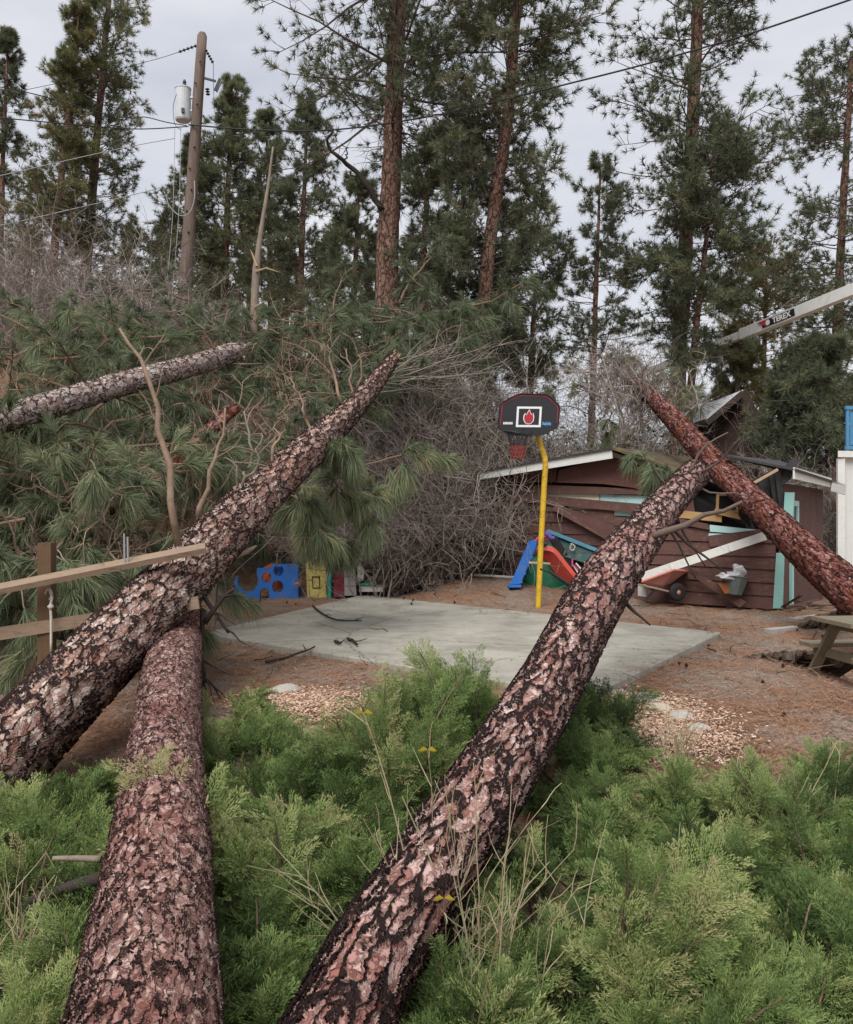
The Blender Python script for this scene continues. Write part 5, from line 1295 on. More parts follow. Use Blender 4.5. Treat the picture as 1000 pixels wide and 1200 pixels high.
pine('short dark pine close behind the big reddish trunk', 38, [(412, 400), (417, 300), (421, 205)], 9, 2, (208, 400), 2.3, 110, seed=8, mk='needle_dark')
TBig, pBig = pine('big tall pine with reddish plated trunk and high open crown', 27, [(452, 420), (453, 362), (455, 280), (459, 200), (463, 90), (467, -30), (470, -160)], 29, 17, (-190, 165), 5.2, 105, prof='round', seed=9, nsub=13, elev=(-0.12, 0.35), dead=24, mk='needle_dark', tuft_n=26, nlen=0.28)
m = MB(); 
for pl, r_ in (([(448, 246), (437, 226), (420, 204), (404, 190), (392, 180), (383, 165), (390, 150)], .10), ([(436, 224), (422, 216), (410, 200)], .05), ([(404, 190), (408, 178), (400, 168)], .03)):
    p = smooth_path(np.array([P(a, b, 26.6 - .15 * k) for k, (a, b) in enumerate(pl)]), 16); p[1:-1] += RNG.normal(0, .03, (14, 3)); m.tube(p, np.linspace(r_, r_ * .3, 16), 7)
part(TBig, 'dead_limb', m, M['dark_limb'], smooth=True, label='bare crooked dead limb')
pine('thin reddish pine trunk beside the big pine', 26.5, [(493, 400), (496, 300), (500, 240), (490, 195)], 9, 5, (180, 300), 1.2, 16, prof='round', seed=10, dead=18, mk='needle_dark')
pine('leaning dense pine with browning tufts right of the big pine', 25, [(566, 470), (570, 330), (580, 240), (592, 160), (602, 60), (612, -60), (618, -140)], 17, 9, (-150, 455), 2.7, 175, prof='column', seed=11, nsub=11, brown=0.03, mk='needle_dark', elev=(-.25, .35), tuft_n=24, dead=18)
pine('thick dark pine clump behind the leaning pine', 28, [(535, 470), (540, 340), (545, 150)], 12, 4, (160, 470), 2.2, 85, prof='column', seed=12, nsub=10, mk='needle_dark', elev=(-.3, .3), tuft_n=24)
pine('bushy green pine low between leaning pine and small pointed pine', 30, [(620, 480), (624, 400), (628, 320)], 9, 3, (250, 470), 1.7, 70, prof='column', seed=13, mk='needle_far')
pine('small pointed pine standing alone against the sky', 36, [(694, 480), (699, 330), (704, 190)], 8, 2, (192, 440), 2.7, 85, prof='cone', seed=14, mk='needle_dark', nsub=7)
pine('tall straight pine behind the shed with dark open crown', 28, [(793, 500), (797, 400), (804, 280), (811, 160), (817, 30), (822, -110)], 19, 11, (-140, 400), 2.9, 130, prof='column', seed=15, nsub=10, mk='needle_dark', elev=(-.12, .3), dead=14, tuft_n=24)
pine('slender leaning reddish pine hard by the tall straight pine', 27, [(806, 510), (812, 430), (822, 330), (838, 200)], 11, 4, (185, 420), 2.1, 90, prof='column', seed=16, nsub=9, mk='needle_dark', elev=(-.2, .3), dead=12)
pine('tall pine beyond the boom with ragged crown', 33, [(978, 480), (982, 380), (988, 250), (999, 60)], 15, 5, (60, 430), 2.7, 130, prof='column', seed=17, nsub=9, mk='needle_dark', elev=(-.2, .25), dead=10)
pine('olive brown pine beneath the boom', 40, [(893, 500), (896, 400), (899, 300)], 8, 2, (300, 480), 2.3, 130, prof='column', seed=18, mk='needle_olive', brown=.06, tint0=.35, tint1=.9)
pine('dark drooping evergreen above the white house corner', 25, [(955, 560), (958, 480), (962, 395)], 12, 3, (400, 540), 2.1, 120, prof='cone', seed=19, mk='needle_dark', elev=(-.35, -.1), nsub=10, tuft_n=24)
pine('low dark evergreen behind the cabin roof', 33, [(862, 520), (864, 450), (866, 380)], 9, 2, (385, 510), 1.9, 80, prof='cone', seed=20, mk='needle_olive', elev=(-.3, .1))
for k, (px, d_, y0) in enumerate([(150, 55, 250), (185, 58, 265), (290, 60, 240), (385, 56, 275), (440, 60, 290), (475, 58, 280), (30, 52, 240), (335, 52, 290), (250, 54, 280), (515, 48, 310)]):
    pine('distant dark pine filling the gap between nearer pines', d_, [(px, 450), (px + 2, 320), (px + 4, y0)], 7, 2, (y0 + 2, 440), 2.4, 100, prof='cone', seed=30 + k, mk='needle_dark', nsub=7, tuft_n=12, nlen=.34, nwidth=.035, group='distant gap pines')

# snapped bare snag on the heap
SN = thing('dead_snag', 'snapped bare tan trunk standing on the heap of boughs', 'dead tree', P(297, 450, 20))
m = MB(); c = smooth_path(np.array([P(295, 455, 20), P(297, 400, 20), P(299, 345, 20), P(301, 310, 20), P(306, 270, 20.05), P(314, 220, 20.1), P(320, 172, 20.2)]), 24); rr = np.interp(np.linspace(0, 1, 24), [0, .5, .55, 1], [.10, .09, .065, .02]); m.tube(c, rr, 10); part(SN, 'trunk', m, M['snag'], smooth=True)
m = MB(); m.tubes(np.array([[P(301, 312, 19.9), P(296, 298, 19.9), P(293, 292, 19.9)], [P(300, 318, 19.9), P(312, 314, 19.8), P(328, 319, 19.7)], [P(298, 360, 19.9), P(306, 356, 19.8), P(309, 352, 19.8)]]), np.array([[.03, .018, .003]]), 5); part(SN, 'splinter', m, M['splinter'])

# ------------------------------------------------------------------ bare brush
def brush(label, group, c, r, h, n, seed, mk='twig_grey', leaf=None, lean=(0, 0, 0), thick=1.0, tint=(0.15, 0.85), sub=(5, 4), name='bare_shrub'):
    rng = np.random.default_rng(500 + seed); c = np.asarray(c, float)
    p = c + rng.normal(0, 1, (n, 3)) * [r * .4, r * .4, 0]; p[:, 2] = H(p[:, 0], p[:, 1]) - .05 if c[2] < -50 else c[2] + rng.normal(0, .05 * r, n)
    d = rng.normal(0, .55, (n, 3)) * [r / h, r / h, .3] + [0, 0, 1.0] + np.asarray(lean)
    L = h * rng.uniform(.6, 1.25, n)
    a = grow(p, d, L, 7, .2, -.05, rng); m = MB(); t0 = rng.uniform(*tint, n)
    m.tubes(a, (0.014 * thick * np.linspace(1, .3, 7))[None] * rng.uniform(.6, 1.5, (n, 1)), 3, t0)
    p, dd, pi, t = child(a, sub[0], .15, 1, 45, rng); b = grow(p, dd, L[pi] * rng.uniform(.25, .55, len(p)), 6, .25, -.06, rng)
    m.tubes(b, (0.008 * thick * np.linspace(1, .4, 6))[None] * np.ones((len(b), 1)), 3, np.clip(t0[pi] + rng.normal(0, .1, len(pi)), 0, 1))
    p, dd, pi2, t = child(b, sub[1], .2, 1, 50, rng); e = grow(p, dd, h * rng.uniform(.08, .28, len(p)), 4, .3, -.04, rng)
    m.tubes(e, (0.005 * thick * np.linspace(1, .5, 4))[None] * np.ones((len(e), 1)), 3, np.clip(t0[pi[pi2]] + rng.normal(.05, .12, len(pi2)), 0, 1))
    T = thing(name, label, 'shrub', [c[0], c[1], float(H(c[0], c[1]))], group)
    part(T, 'twigs', m, M[mk])
    if leaf:
        nl, lm, ls = leaf; k = rng.integers(0, len(e), nl); q_ = e[k, rng.integers(1, 4, nl)] + rng.normal(0, .04, (nl, 3))
        ax = norm(rng.normal(0, 1, (nl, 3)) + [0, 0, .3]); s_ = norm(np.cross(ax, rng.normal(0, 1, (nl, 3)))); w = ls * rng.uniform(.6, 1.2, (nl, 1))
        v = np.stack([q_, q_ + ax * w * .5 + s_ * w * .28, q_ + ax * w, q_ + ax * w * .5 - s_ * w * .28], 1); kk = np.arange(nl)[:, None] * 4
        mm = MB(); mm.add(v, f4=kk + np.array([[0, 1, 2, 3]]), tint=np.repeat(rng.random(nl), 4)); part(T, 'leaves', mm, M[lm])
    return T
rb = np.random.default_rng(11)
def onhill(px, d):
    x = (px - 500) / F * d; return np.array([x, d, float(H(x, d))])
k = 0
for px, d, r, h in [(10, 22, 1.6, 2.6), (55, 23, 1.7, 3.2), (95, 22, 1.6, 3.4), (140, 23.5, 1.6, 3.0), (175, 22, 1.4, 2.2), (30, 19, 1.4, 2.0), (115, 20, 1.3, 1.8), (-20, 20, 1.5, 2.6), (205, 24, 1.3, 2.0), (75, 26, 1.8, 3.6), (250, 23, 1.3, 1.6), (150, 19.5, 1.3, 1.6), (-15, 24, 1.6, 3.4)]:
    brush('tall leafless grey brown shrub below the left pines', 'leafless shrubs below the left pines', onhill(px, d), r, h, 55, k, tint=(.3, .8)); k += 1
for px, d, r, h in [(440, 18.8, 1.0, 2.0), (480, 19.2, 1.2, 2.4), (520, 19.4, 1.2, 2.4), (552, 20, 1.0, 2.2), (420, 19.5, 1.1, 2.4), (455, 20.5, 1.3, 2.4), (500, 20.8, 1.4, 2.6), (540, 21.2, 1.3, 2.2), (570, 21.5, 1.2, 1.8), (430, 22, 1.4, 2.2), (480, 22.5, 1.5, 2.2), (530, 23, 1.5, 2.0), (575, 23, 1.4, 1.7), (455, 23.8, 1.5, 1.8), (510, 24.5, 1.5, 1.8), (395, 21, 1.2, 1.8), (400, 23.5, 1.4, 1.8)]:
    brush('tangled leafless shrub on the bank left of the shed', 'leafless shrubs on the bank left of the shed', onhill(px, d), r * 1.1, h * (1.55 if d > 20 else 1.2), 80, k, leaf=(240, 'leaf_dark', .1), thick=1.1, tint=(.25, .9)); k += 1
for px, d, r, h in [(600, 24, 1.3, 1.5), (640, 24.5, 1.3, 1.3), (680, 24.5, 1.3, 1.2), (720, 25, 1.3, 1.3), (760, 25, 1.2, 1.3), (610, 26, 1.3, 1.5), (655, 26.5, 1.4, 1.0), (700, 27, 1.4, 1.3), (745, 27, 1.4, 1.5), (590, 25.2, 1.3, 1.6), (735, 23.5, 1.0, 1.3), (780, 24, 1.0, 1.3), (700, 23.5, 1.0, 1.2), (660, 23.3, 1.0, 1.3), (625, 23, 1.0, 1.3)]:
    brush('grey green tangled shrub on the hillside above the shed roof', 'shrubs above the shed roof', onhill(px, d), r, h * 1.5, 80, k, leaf=(900, 'needle_olive' if k % 2 else 'leaf_dark', .14), tint=(.2, .75)); k += 1
for px, d, r, h in [(760, 29, 1.2, 2.4), (720, 30, 1.2, 2.4), (905, 24, 1.0, 1.2), (915, 25, 1.2, 2.2), (945, 24, 1.2, 2.2), (930, 22.5, 1.0, 2.0), (900, 27, 1.4, 2.8), (960, 23, 1.0, 2.4), (970, 21.5, .8, 1.6)]:
    brush('thin leafless shrub around the small cabin', 'leafless shrubs around the cabin', onhill(px, d), r, h, 45, k, tint=(.2, .65)); k += 1
for px, py, d, r, h in [(455, 655, 18.6, .7, .8), (480, 640, 18.9, .8, 1.0), (520, 640, 19.1, .8, 1.0), (555, 640, 19.4, .6, 1.0), (430, 660, 18.8, .6, .7)]:
    brush('low dark leafy shrub at the foot of the bank', 'leafy shrubs at the foot of the bank', onhill(px, d), r, h, 40, k, leaf=(900, 'leaf_dark' if k % 2 else 'dead_leaf', .075), tint=(.1, .5), name='leafy_shrub'); k += 1
# twigs hanging over the left end of the shed wall
brush('pale twiggy branch reaching across the left end of the shed wall', None, Wp(586, 655, .35), .5, 1.3, 10, k, tint=(.75, 1), lean=(.3, 0, 0)); k += 1
# long sweeping pale stems at the top of log A
m = MB(); st = np.array([P(450, 440, 16)] * 14) + RNG.normal(0, .15, (14, 3)); tg = np.array([P(RNG.uniform(520, 600), RNG.uniform(395, 450), RNG.uniform(17, 19)) for _ in range(14)])
a = grow(st, tg - st, np.linalg.norm(tg - st, axis=1) * 1.05, 8, .06, -.02); m.tubes(a, (.011 * np.linspace(1, .3, 8))[None] * np.ones((14, 1)), 4, RNG.uniform(.4, .8, 14))
c_ = child(a, 10, .25, 1, 28); b = grow(c_[0], c_[1], RNG.uniform(.5, 1.1, len(c_[0])), 6, .15, -.03); m.tubes(b, (.007 * np.linspace(1, .4, 6))[None] * np.ones((len(b), 1)), 3, RNG.uniform(.25, .75, len(b)))
single('broken_shrub', m, M['twig_grey'], 'pale sweeping broken shrub stems beside the snapped top of the pale trunk', 'shrub')

# ------------------------------------------------------------------ heap of broken pine boughs
def bough(label, group, c, d, L, ntw, seed, nlen=0.26, tn=60, nw=0.0055, droop=.35, tint=(.15, .75), sag=-.10):
    rng = np.random.default_rng(900 + seed)
    a = grow(np.array([c]), np.array([d]), L, 9, .16, sag * .3, rng); m = MB(); m.tubes(a, (.028 * L / 2 * np.linspace(1, .3, 9))[None], 6, np.array([.35]))
    p, dd, pi, t = child(a, ntw, .12, 1.0, 50, rng); b = grow(p, dd, rng.uniform(.25, .75, len(p)) * L / 2.4, 6, .24, sag, rng)
    m.tubes(b, (.009 * np.linspace(1, .5, 6))[None] * np.ones((len(b), 1)), 4, rng.uniform(.05, .7, len(b)))
    T = thing('pine_bough', label, 'pine bough', c, group); part(T, 'stem', m, M['twig_tan'])
    e = np.concatenate([b[:, -1], b[:, 3], a[:, -1]]); ax = np.concatenate([b[:, -1] - b[:, -2], b[:, 3] - b[:, 2], a[:, -1] - a[:, -2]])
    keep = rng.random(len(e)) < .95; e, ax = e[keep], ax[keep]
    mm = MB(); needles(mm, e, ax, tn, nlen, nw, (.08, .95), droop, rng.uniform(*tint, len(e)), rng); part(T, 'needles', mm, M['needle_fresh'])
    return T
rh = np.random.default_rng(21); k = 0
def heap(n, xr, yr, dfun, L, tn, grp, label, nlen=.27, nw=.0055, ntw=9, skip=None, tint=(.15, .75), droop=.35):
    global k
    j = 0
    while j < n:
        px, py = rh.uniform(*xr), rh.uniform(*yr)
        if skip and skip(px, py): continue
        d = dfun(px, py) + rh.normal(0, .35); az = rh.uniform(0, 6.283); c = P(px, py, d)
        c[2] = max(c[2], float(H(c[0], c[1])) + .1)
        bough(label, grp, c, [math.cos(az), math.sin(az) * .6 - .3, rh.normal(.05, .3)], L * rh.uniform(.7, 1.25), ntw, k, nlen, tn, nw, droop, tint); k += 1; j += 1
heap(10, (-60, 40), (540, 640), lambda x, y: 11.5, 1.6, 80, 'fresh boughs behind the fence', 'fresh long needled pine bough heaped behind the wooden fence', .30, .0065, 9)
heap(44, (-20, 170), (505, 700), lambda x, y: np.interp(y, [470, 700], [12.3, 9.4]), 1.6, 80, 'fresh boughs behind the fence', 'fresh long needled pine bough heaped behind the wooden fence', .30, .0065, 9, skip=lambda x, y: y > 590 and x > 100, tint=(.3, .9))
heap(32, (-20, 260), (385, 500), lambda x, y: np.interp(y, [390, 500], [17.5, 13.5]), 1.9, 60, 'boughs under the grey trunk', 'pine bough tangled about the grey trunk high on the heap', .30, .008, 9, skip=lambda x, y: abs(y - (491 - .28 * x)) < 30)
heap(40, (180, 430), (400, 560), lambda x, y: np.interp(y, [400, 560], [18.5, 13.5]), 1.8, 55, 'boughs behind the pale trunk', 'pine bough piled behind the pale leaning trunk', .30, .008, 9, skip=lambda x, y: y > 640 - .55 * (x - 100), tint=(.05, .6))
heap(26, (60, 560), (352, 420), lambda x, y: 21.5, 2.2, 40, 'boughs along the top of the bank', 'pine bough lying along the top of the bank', .32, .011, 10, tint=(.05, .6))
heap(12, (150, 280), (490, 570), lambda x, y: 13.8, 1.2, 50, 'dark boughs beneath the pale trunk', 'dark pine bough hanging behind the middle of the pale trunk', .28, .008, 9, skip=lambda x, y: y > 700 - .5 * (x - 60) , tint=(0, .4))
heap(11, (330, 432), (540, 585), lambda x, y: 12.6, 1.0, 90, 'boughs drooping over the play set', 'green pine bough drooping from the pale trunk over the toys', .30, .007, 8, tint=(.4, .95), droop=.5, skip=lambda x, y: x > 395 and y > 610)
heap(2, (352, 375), (625, 640), lambda x, y: 12.6, .4, 90, 'low boughs over the play set', 'low hanging pine bough brushing the blue toy climber', .30, .007, 6, tint=(.2, .7), droop=.6)
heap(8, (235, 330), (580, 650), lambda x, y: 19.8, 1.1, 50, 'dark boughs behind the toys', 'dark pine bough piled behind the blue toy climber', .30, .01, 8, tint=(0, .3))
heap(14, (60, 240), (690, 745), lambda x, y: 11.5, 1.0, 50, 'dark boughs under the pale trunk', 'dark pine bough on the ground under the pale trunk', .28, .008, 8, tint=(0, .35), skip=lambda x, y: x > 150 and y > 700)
heap(3, (770, 805), (540, 565), lambda x, y: 13.6, .5, 80, 'boughs at the snapped pink trunk', 'needle tuft bough hanging at the snapped end of the pink trunk', .26, .008, 6, tint=(.3, .8), droop=.5)

heap(26, (290, 480), (372, 450), lambda x, y: 17.0 + .006 * x, 1.7, 55, 'boughs about the top of the pale trunk', 'pine bough tangled about the snapped top of the pale trunk', .30, .009, 9, tint=(.1, .7))
heap(14, (420, 560), (400, 470), lambda x, y: 21.0, 1.8, 40, 'boughs caught in the leafless bank shrubs', 'pine bough caught in the leafless shrubs on the bank', .30, .01, 8, tint=(.05, .6))
heap(8, (690, 790), (430, 480), lambda x, y: 21.5, 1.2, 40, 'boughs at the top of the dark red trunk', 'browned pine bough around the snapped top of the dark red trunk', .28, .01, 8, tint=(.3, .97))
for i, (px, py, d) in enumerate([(735, 455, 20.6), (760, 470, 20), (725, 440, 21), (750, 480, 19.5), (700, 460, 22)]):
    brush('tangle of bare reddish twigs along the dark red fallen trunk', 'bare twig tangles along the dark red trunk', P(px, py + 25, d), .9, 1.5 if px < 830 else .8, 22, 300 + i, 'twig_grey', thick=1.1, tint=(.2, .9), sub=(5, 4), name='twig_tangle')

# ------------------------------------------------------------------ junipers
def frond_template(rng):
    V, Fc, Tt = [], [], []
    def dia(b, d, l, w, t):
        s_ = norm(np.cross(d, rng.normal(0, 1, 3) + [0, 0, 1.5])); n = len(V) * 4
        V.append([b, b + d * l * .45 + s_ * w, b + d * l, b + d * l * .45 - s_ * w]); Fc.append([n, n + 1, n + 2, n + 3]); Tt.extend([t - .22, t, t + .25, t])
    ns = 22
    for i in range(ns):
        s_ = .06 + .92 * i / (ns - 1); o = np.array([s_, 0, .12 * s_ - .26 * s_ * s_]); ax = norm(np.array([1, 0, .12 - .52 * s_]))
        side = 1 if i % 2 else -1; l = (.30 * (1 - s_) ** .55 + .06) * rng.uniform(.7, 1.15)
        a = math.radians(rng.uniform(32, 52)); d = norm(np.array([math.cos(a), side * math.sin(a), rng.normal(.08, .22)]) + ax * .2)
        nt_ = 5 if l > .15 else 3
        for j in range(nt_):
            q_ = (j + .4) / nt_; sd_ = 1 if (i + j) % 2 else -1
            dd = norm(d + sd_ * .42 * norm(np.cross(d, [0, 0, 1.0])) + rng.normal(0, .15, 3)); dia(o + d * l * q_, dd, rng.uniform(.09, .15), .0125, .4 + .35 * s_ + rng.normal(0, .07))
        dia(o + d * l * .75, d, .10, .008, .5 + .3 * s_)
    dia(np.array([.9, 0, -.1]), norm(np.array([1, 0, -.3])), .14, .009, .85)
    return np.array(V).reshape(-1, 3), np.array(Fc), np.array(Tt)
rj = np.random.default_rng(33)
FT = [frond_template(rj) for _ in range(6)]
def place(mb, tmpl, o, d, up, L, tint):
    """copies of a frond template: origins o, axis d, approximate up, length L"""
    x = norm(d); y = norm(np.cross(up, x)); z = np.cross(x, y); R = np.stack([x, y, z], -1)
    V, Fc, Tt = tmpl; N = len(o)
    v = np.einsum('nij,kj->nki', R, V) * L[:, None, None] + o[:, None]
    mb.add(v, f4=(np.arange(N)[:, None, None] * len(V) + Fc[None]), tint=np.clip(Tt[None] * .55 + tint[:, None] - .25, 0, 1).ravel())
def juniper(label, c, r, h, nbough, seed, tint=(.25, .7), upright=0.0, flen=.235, lean=(0, 0)):
    rng = np.random.default_rng(1300 + seed); c = np.asarray(c, float)
    th = rng.uniform(0, 2 * np.pi, nbough); ra = np.sqrt(rng.random(nbough))
    rad = np.stack([np.cos(th), np.sin(th), np.zeros(nbough)], 1)
    st = c + rad * (ra * r * .35)[:, None]; st[:, 2] = H(st[:, 0], st[:, 1]) + .03
    tgt = c + rad * (ra * r)[:, None]; tgt[:, 2] = H(tgt[:, 0], tgt[:, 1]) + h * (.25 + .75 * (1 - ra ** 2) ** .6) * rng.uniform(.2, 1.25, nbough)
    dr = tgt - st + np.array([lean[0], lean[1], .25 * h]); L = np.linalg.norm(tgt - st, axis=1) * 1.1 + .1
    a = grow(st, dr, L, 7, .08, -.085, rng)
    mb = MB(); stm = MB(); stm.tubes(a, (.011 * np.linspace(1.3, .3, 7))[None] * np.ones((nbough, 1)), 4, rng.uniform(0, .5, nbough))
    bt_ = rng.uniform(tint[0] - .12, tint[1] + .12, nbough)
    nf = 20
    # each bough carries a flat feathered spray: fronds left and right of its axis, roughly in the mound's surface
    tq = np.tile(np.linspace(.35, .97, nf), nbough); pi = np.repeat(np.arange(nbough), nf)
    ti = tq * 6; ii = np.clip(ti.astype(int), 0, 5); ff_ = (ti - ii)[:, None]
    p = a[pi, ii] * (1 - ff_) + a[pi, ii + 1] * ff_; tg = norm(a[pi, ii + 1] - a[pi, ii])
    nrm_ = norm(rad[pi] * .45 * (1 - upright) + [0, -.25 - .5 * upright, 1 - .6 * upright] + rng.normal(0, .22, (len(p), 3)))
    sd_ = np.where(np.arange(len(p)) % 2, 1.0, -1.0)[:, None] * norm(np.cross(nrm_, tg))
    an = np.radians(rng.normal(42, 9, len(p)))[:, None]
    dd = norm(tg * np.cos(an) + sd_ * np.sin(an) + rng.normal(0, .10, (len(p), 3)) + [lean[0] * .5, 0, .10 - .10 * (1 - upright)])
    p = np.concatenate([p, a[:, -2]]); dd = np.concatenate([dd, norm(a[:, -1] - a[:, -2])]); pi = np.concatenate([pi, np.arange(nbough)]); up = np.concatenate([nrm_, norm(rng.normal(0, .2, (nbough, 3)) + [0, -.25, 1.0])])
    tq = np.concatenate([tq, np.ones(nbough)])
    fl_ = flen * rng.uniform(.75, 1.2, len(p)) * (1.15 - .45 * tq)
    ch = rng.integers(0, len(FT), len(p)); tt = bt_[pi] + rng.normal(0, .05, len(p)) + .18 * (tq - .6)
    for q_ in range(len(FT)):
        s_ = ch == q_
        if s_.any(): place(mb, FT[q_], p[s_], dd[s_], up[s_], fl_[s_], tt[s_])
    T = thing('juniper', label, 'juniper', [c[0], c[1], float(H(c[0], c[1]))], 'spreading junipers')
    part(T, 'stems', stm, M['twig_tan']); part(T, 'foliage', mb, M['juniper'])
    return T
# bare tan twigs poking through the heap
for i, (px, py, d) in enumerate([(60, 560, 10.6), (120, 600, 10.2), (170, 540, 11.5), (230, 520, 13), (300, 480, 14.5), (340, 440, 16), (380, 430, 17), (200, 450, 15), (100, 430, 15.5), (30, 470, 13), (250, 430, 17), (280, 400, 18.5), (20, 640, 9.6), (150, 640, 9.9), (190, 610, 11)]):
    brush('tangle of bare tan pine twigs poking out of the bough heap', 'bare twig tangles in the bough heap', P(px, py + 35, d), .7, 1.0 * d / 12, 9, 200 + i, 'twig_tan', thick=1.0, tint=(.1, .8), sub=(4, 3), name='twig_tangle')
J = [ # px, py of the base on the ground, radius, height, boughs, tint, label
 (300, 900, .50, .34, 32, (.3, .7), 'low green juniper by the red trunk below the chip bed'),
 (268, 850, .30, .30, 16, (.3, .7), 'narrow juniper against the far part of the red trunk'),
 (375, 960, .62, .48, 40, (.3, .75), 'broad juniper midway between the red and pink trunks'),
 (470, 900, .60, .69, 54, (.35, .8), 'bright tall juniper in front of the slab, left of the pink trunk'),
 (545, 862, .48, .69, 44, (.3, .75), 'rounded juniper hiding the slab corner beside the pink trunk'),
 (300, 1050, .50, .42, 34, (.35, .85), 'yellow green juniper hugging the right side of the red trunk'),
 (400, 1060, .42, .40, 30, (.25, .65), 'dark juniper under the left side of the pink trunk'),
 (310, 1150, .38, .38, 26, (.25, .7), 'juniper filling the gap between red and pink trunk bases'),
 (290, 1230, .40, .42, 22, (.3, .75), 'juniper at the base of the red trunk, right side'),
 (420, 990, .40, .40, 22, (.2, .6), 'darker juniper in the hollow between two brighter ones'),
 (675, 900, .45, .50, 30, (.15, .6), 'dark juniper tight against the right of the pink trunk'),
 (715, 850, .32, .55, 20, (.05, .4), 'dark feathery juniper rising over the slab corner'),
 (760, 970, .62, .40, 44, (.25, .7), 'spreading juniper below the row of edging stones'),
 (880, 975, .60, .40, 40, (.3, .7), 'spreading juniper at the foot of the needle litter slope'),
 (965, 945, .50, .42, 34, (.2, .6), 'deep green juniper at the litter edge under the picnic table'),
 (705, 1035, .46, .42, 34, (.25, .65), 'flat juniper along the right of the pink trunk'),
 (820, 1060, .60, .44, 42, (.3, .75), 'wide layered juniper with a browned patch'),
 (950, 1050, .60, .44, 42, (.2, .6), 'blue green juniper beside the dry stalk clump'),
 (890, 1150, .55, .46, 40, (.25, .6), 'blue green fan shaped juniper in front of the layered one'),
 (1000, 1150, .50, .44, 34, (.2, .6), 'blue green juniper next to the fan shaped one'),
 (740, 1165, .24, .80, 24, (.5, .85), 'yellow green upright juniper shoot taller than its neighbours'),
 (655, 1150, .34, .36, 24, (.3, .7), 'juniper among the dry weed stalks by the pink trunk base'),
 (590, 1265, .30, .40, 20, (.35, .8), 'grey green juniper under the dry weed stalks'),
 (600, 1120, .30, .36, 22, (.3, .75), 'small juniper pressed against the pink trunk among dry stalks'),
 (620, 1060, .30, .36, 20, (.25, .65), 'small dark juniper between the pink trunk and flat juniper'),
 (540, 1245, .26, .36, 18, (.35, .8), 'juniper tuft at the very foot of the dry weed stalks'),
 (820, 1230, .45, .5, 32, (.3, .7), 'juniper in front of the upright shoot'),
 (950, 1240, .50, .45, 32, (.25, .65), 'juniper below the fan shaped one'),
 (60, 990, .55, .40, 38, (.25, .75), 'spreading juniper between the pale and red trunks'),
 (130, 950, .40, .36, 24, (.35, .8), 'bright juniper against the left of the red trunk'),
 (100, 1080, .42, .34, 28, (.25, .65), 'juniper beneath the dark limb of the red trunk'),
 (15, 1060, .45, .36, 26, (.25, .65), 'outlying juniper beyond the dark limb'),
 (115, 1160, .32, .36, 20, (.25, .65), 'juniper beside the dry grass near the red trunk base'),
 (45, 1240, .22, .40, 10, (.5, .85), 'small pale upright juniper sprig in the dry grass')]
for i, (px, py, r, h, n, t, lb) in enumerate(J):
    h = h * (.62 if i in (6, 7, 8, 9, 15, 21, 22, 23) else 1.05 if i in (3, 4) else .85) if h < .7 else h * .8
    py = py + .5 * h * F / G(px, py)[1]
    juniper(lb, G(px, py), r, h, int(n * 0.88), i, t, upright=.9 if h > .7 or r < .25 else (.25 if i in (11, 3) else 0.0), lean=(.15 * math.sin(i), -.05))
# browning sprigs: one poking over the red trunk
juniper('olive juniper sprig bent over the top of the red trunk', P(243, 985, 4.55) * [1, 1, 0], .20, .62, 12, 60, (.55, .95), .6, .30, (-.25, 0))

# ------------------------------------------------------------------ dry weeds
def weeds(label, cpx, cpy, n, h, spread, seed, lean=0.0, leaf=0):
    rng = np.random.default_rng(1700 + seed); c = G(cpx, cpy)
    p = c + rng.normal(0, 1, (n, 3)) * [spread * .35, spread * .3, 0]; p[:, 2] = H(p[:, 0], p[:, 1])
    d = rng.normal(0, .26, (n, 3)) * [1.3, .8, .1] + [lean, 0, 1]; L = h * rng.uniform(.4, 1.1, n)
    a = grow(p, d, L, 9, .045, -.006, rng); m = MB(); m.tubes(a, (.0045 * np.linspace(1, .35, 9))[None] * rng.uniform(.7, 1.3, (n, 1)), 4, rng.uniform(.2, 1, n))
    c_ = child(a, 3, .4, 1, 28, rng); b = grow(c_[0], c_[1], rng.uniform(.1, .3, len(c_[0])), 5, .12, 0, rng); m.tubes(b, (.0028 * np.linspace(1, .5, 5))[None] * np.ones((len(b), 1)), 3, rng.uniform(.3, 1, len(b)))
    T = thing('dry_weed', label, 'dry weed', c, None); part(T, 'stalks', m, M['straw'])
    if leaf:
        mm = MB()
        for i in range(leaf):
            q_ = a[i, -1]; 
            for s_ in (-1, 1):
                x = np.array([s_ * 1.0, -.2, .15]); x = norm(x); y = norm(np.cross(x, [0, 1, .3])); w = .045
                mm.add([q_, q_ + x * w * .5 + y * w * .35, q_ + x * w - [0, 0, .01], q_ + x * w * .5 - y * w * .35], f4=[[0, 1, 2, 3]])
        part(T, 'leaf', mm, M['leaf_yellow'])
weeds('tall dry weed stalks in front of the pink trunk base', 545, 1210, 36, 1.05, .55, 1, .05)
weeds('two thin green stalks with yellow leaves before the pink trunk', 530, 1190, 3, 1.35, .2, 2, .0, 3)
weeds('dry straw stalk clump fanning out of the right junipers', 925, 1010, 22, .75, .25, 3, .1)
weeds('sparse dry grass between chips and junipers', 790, 905, 22, .38, .35, 4)
weeds('few bent dry stalks left of the pink trunk', 475, 1140, 10, .9, .4, 5, -.1)
weeds('dry grass tuft left of the red trunk base', 20, 1160, 60, .38, .4, 6)
weeds('single long stalk rising among the middle junipers', 460, 1080, 2, .95, .1, 7, -.1)
weeds('thin straw stems near the layered juniper', 800, 1120, 10, .5, .4, 8)

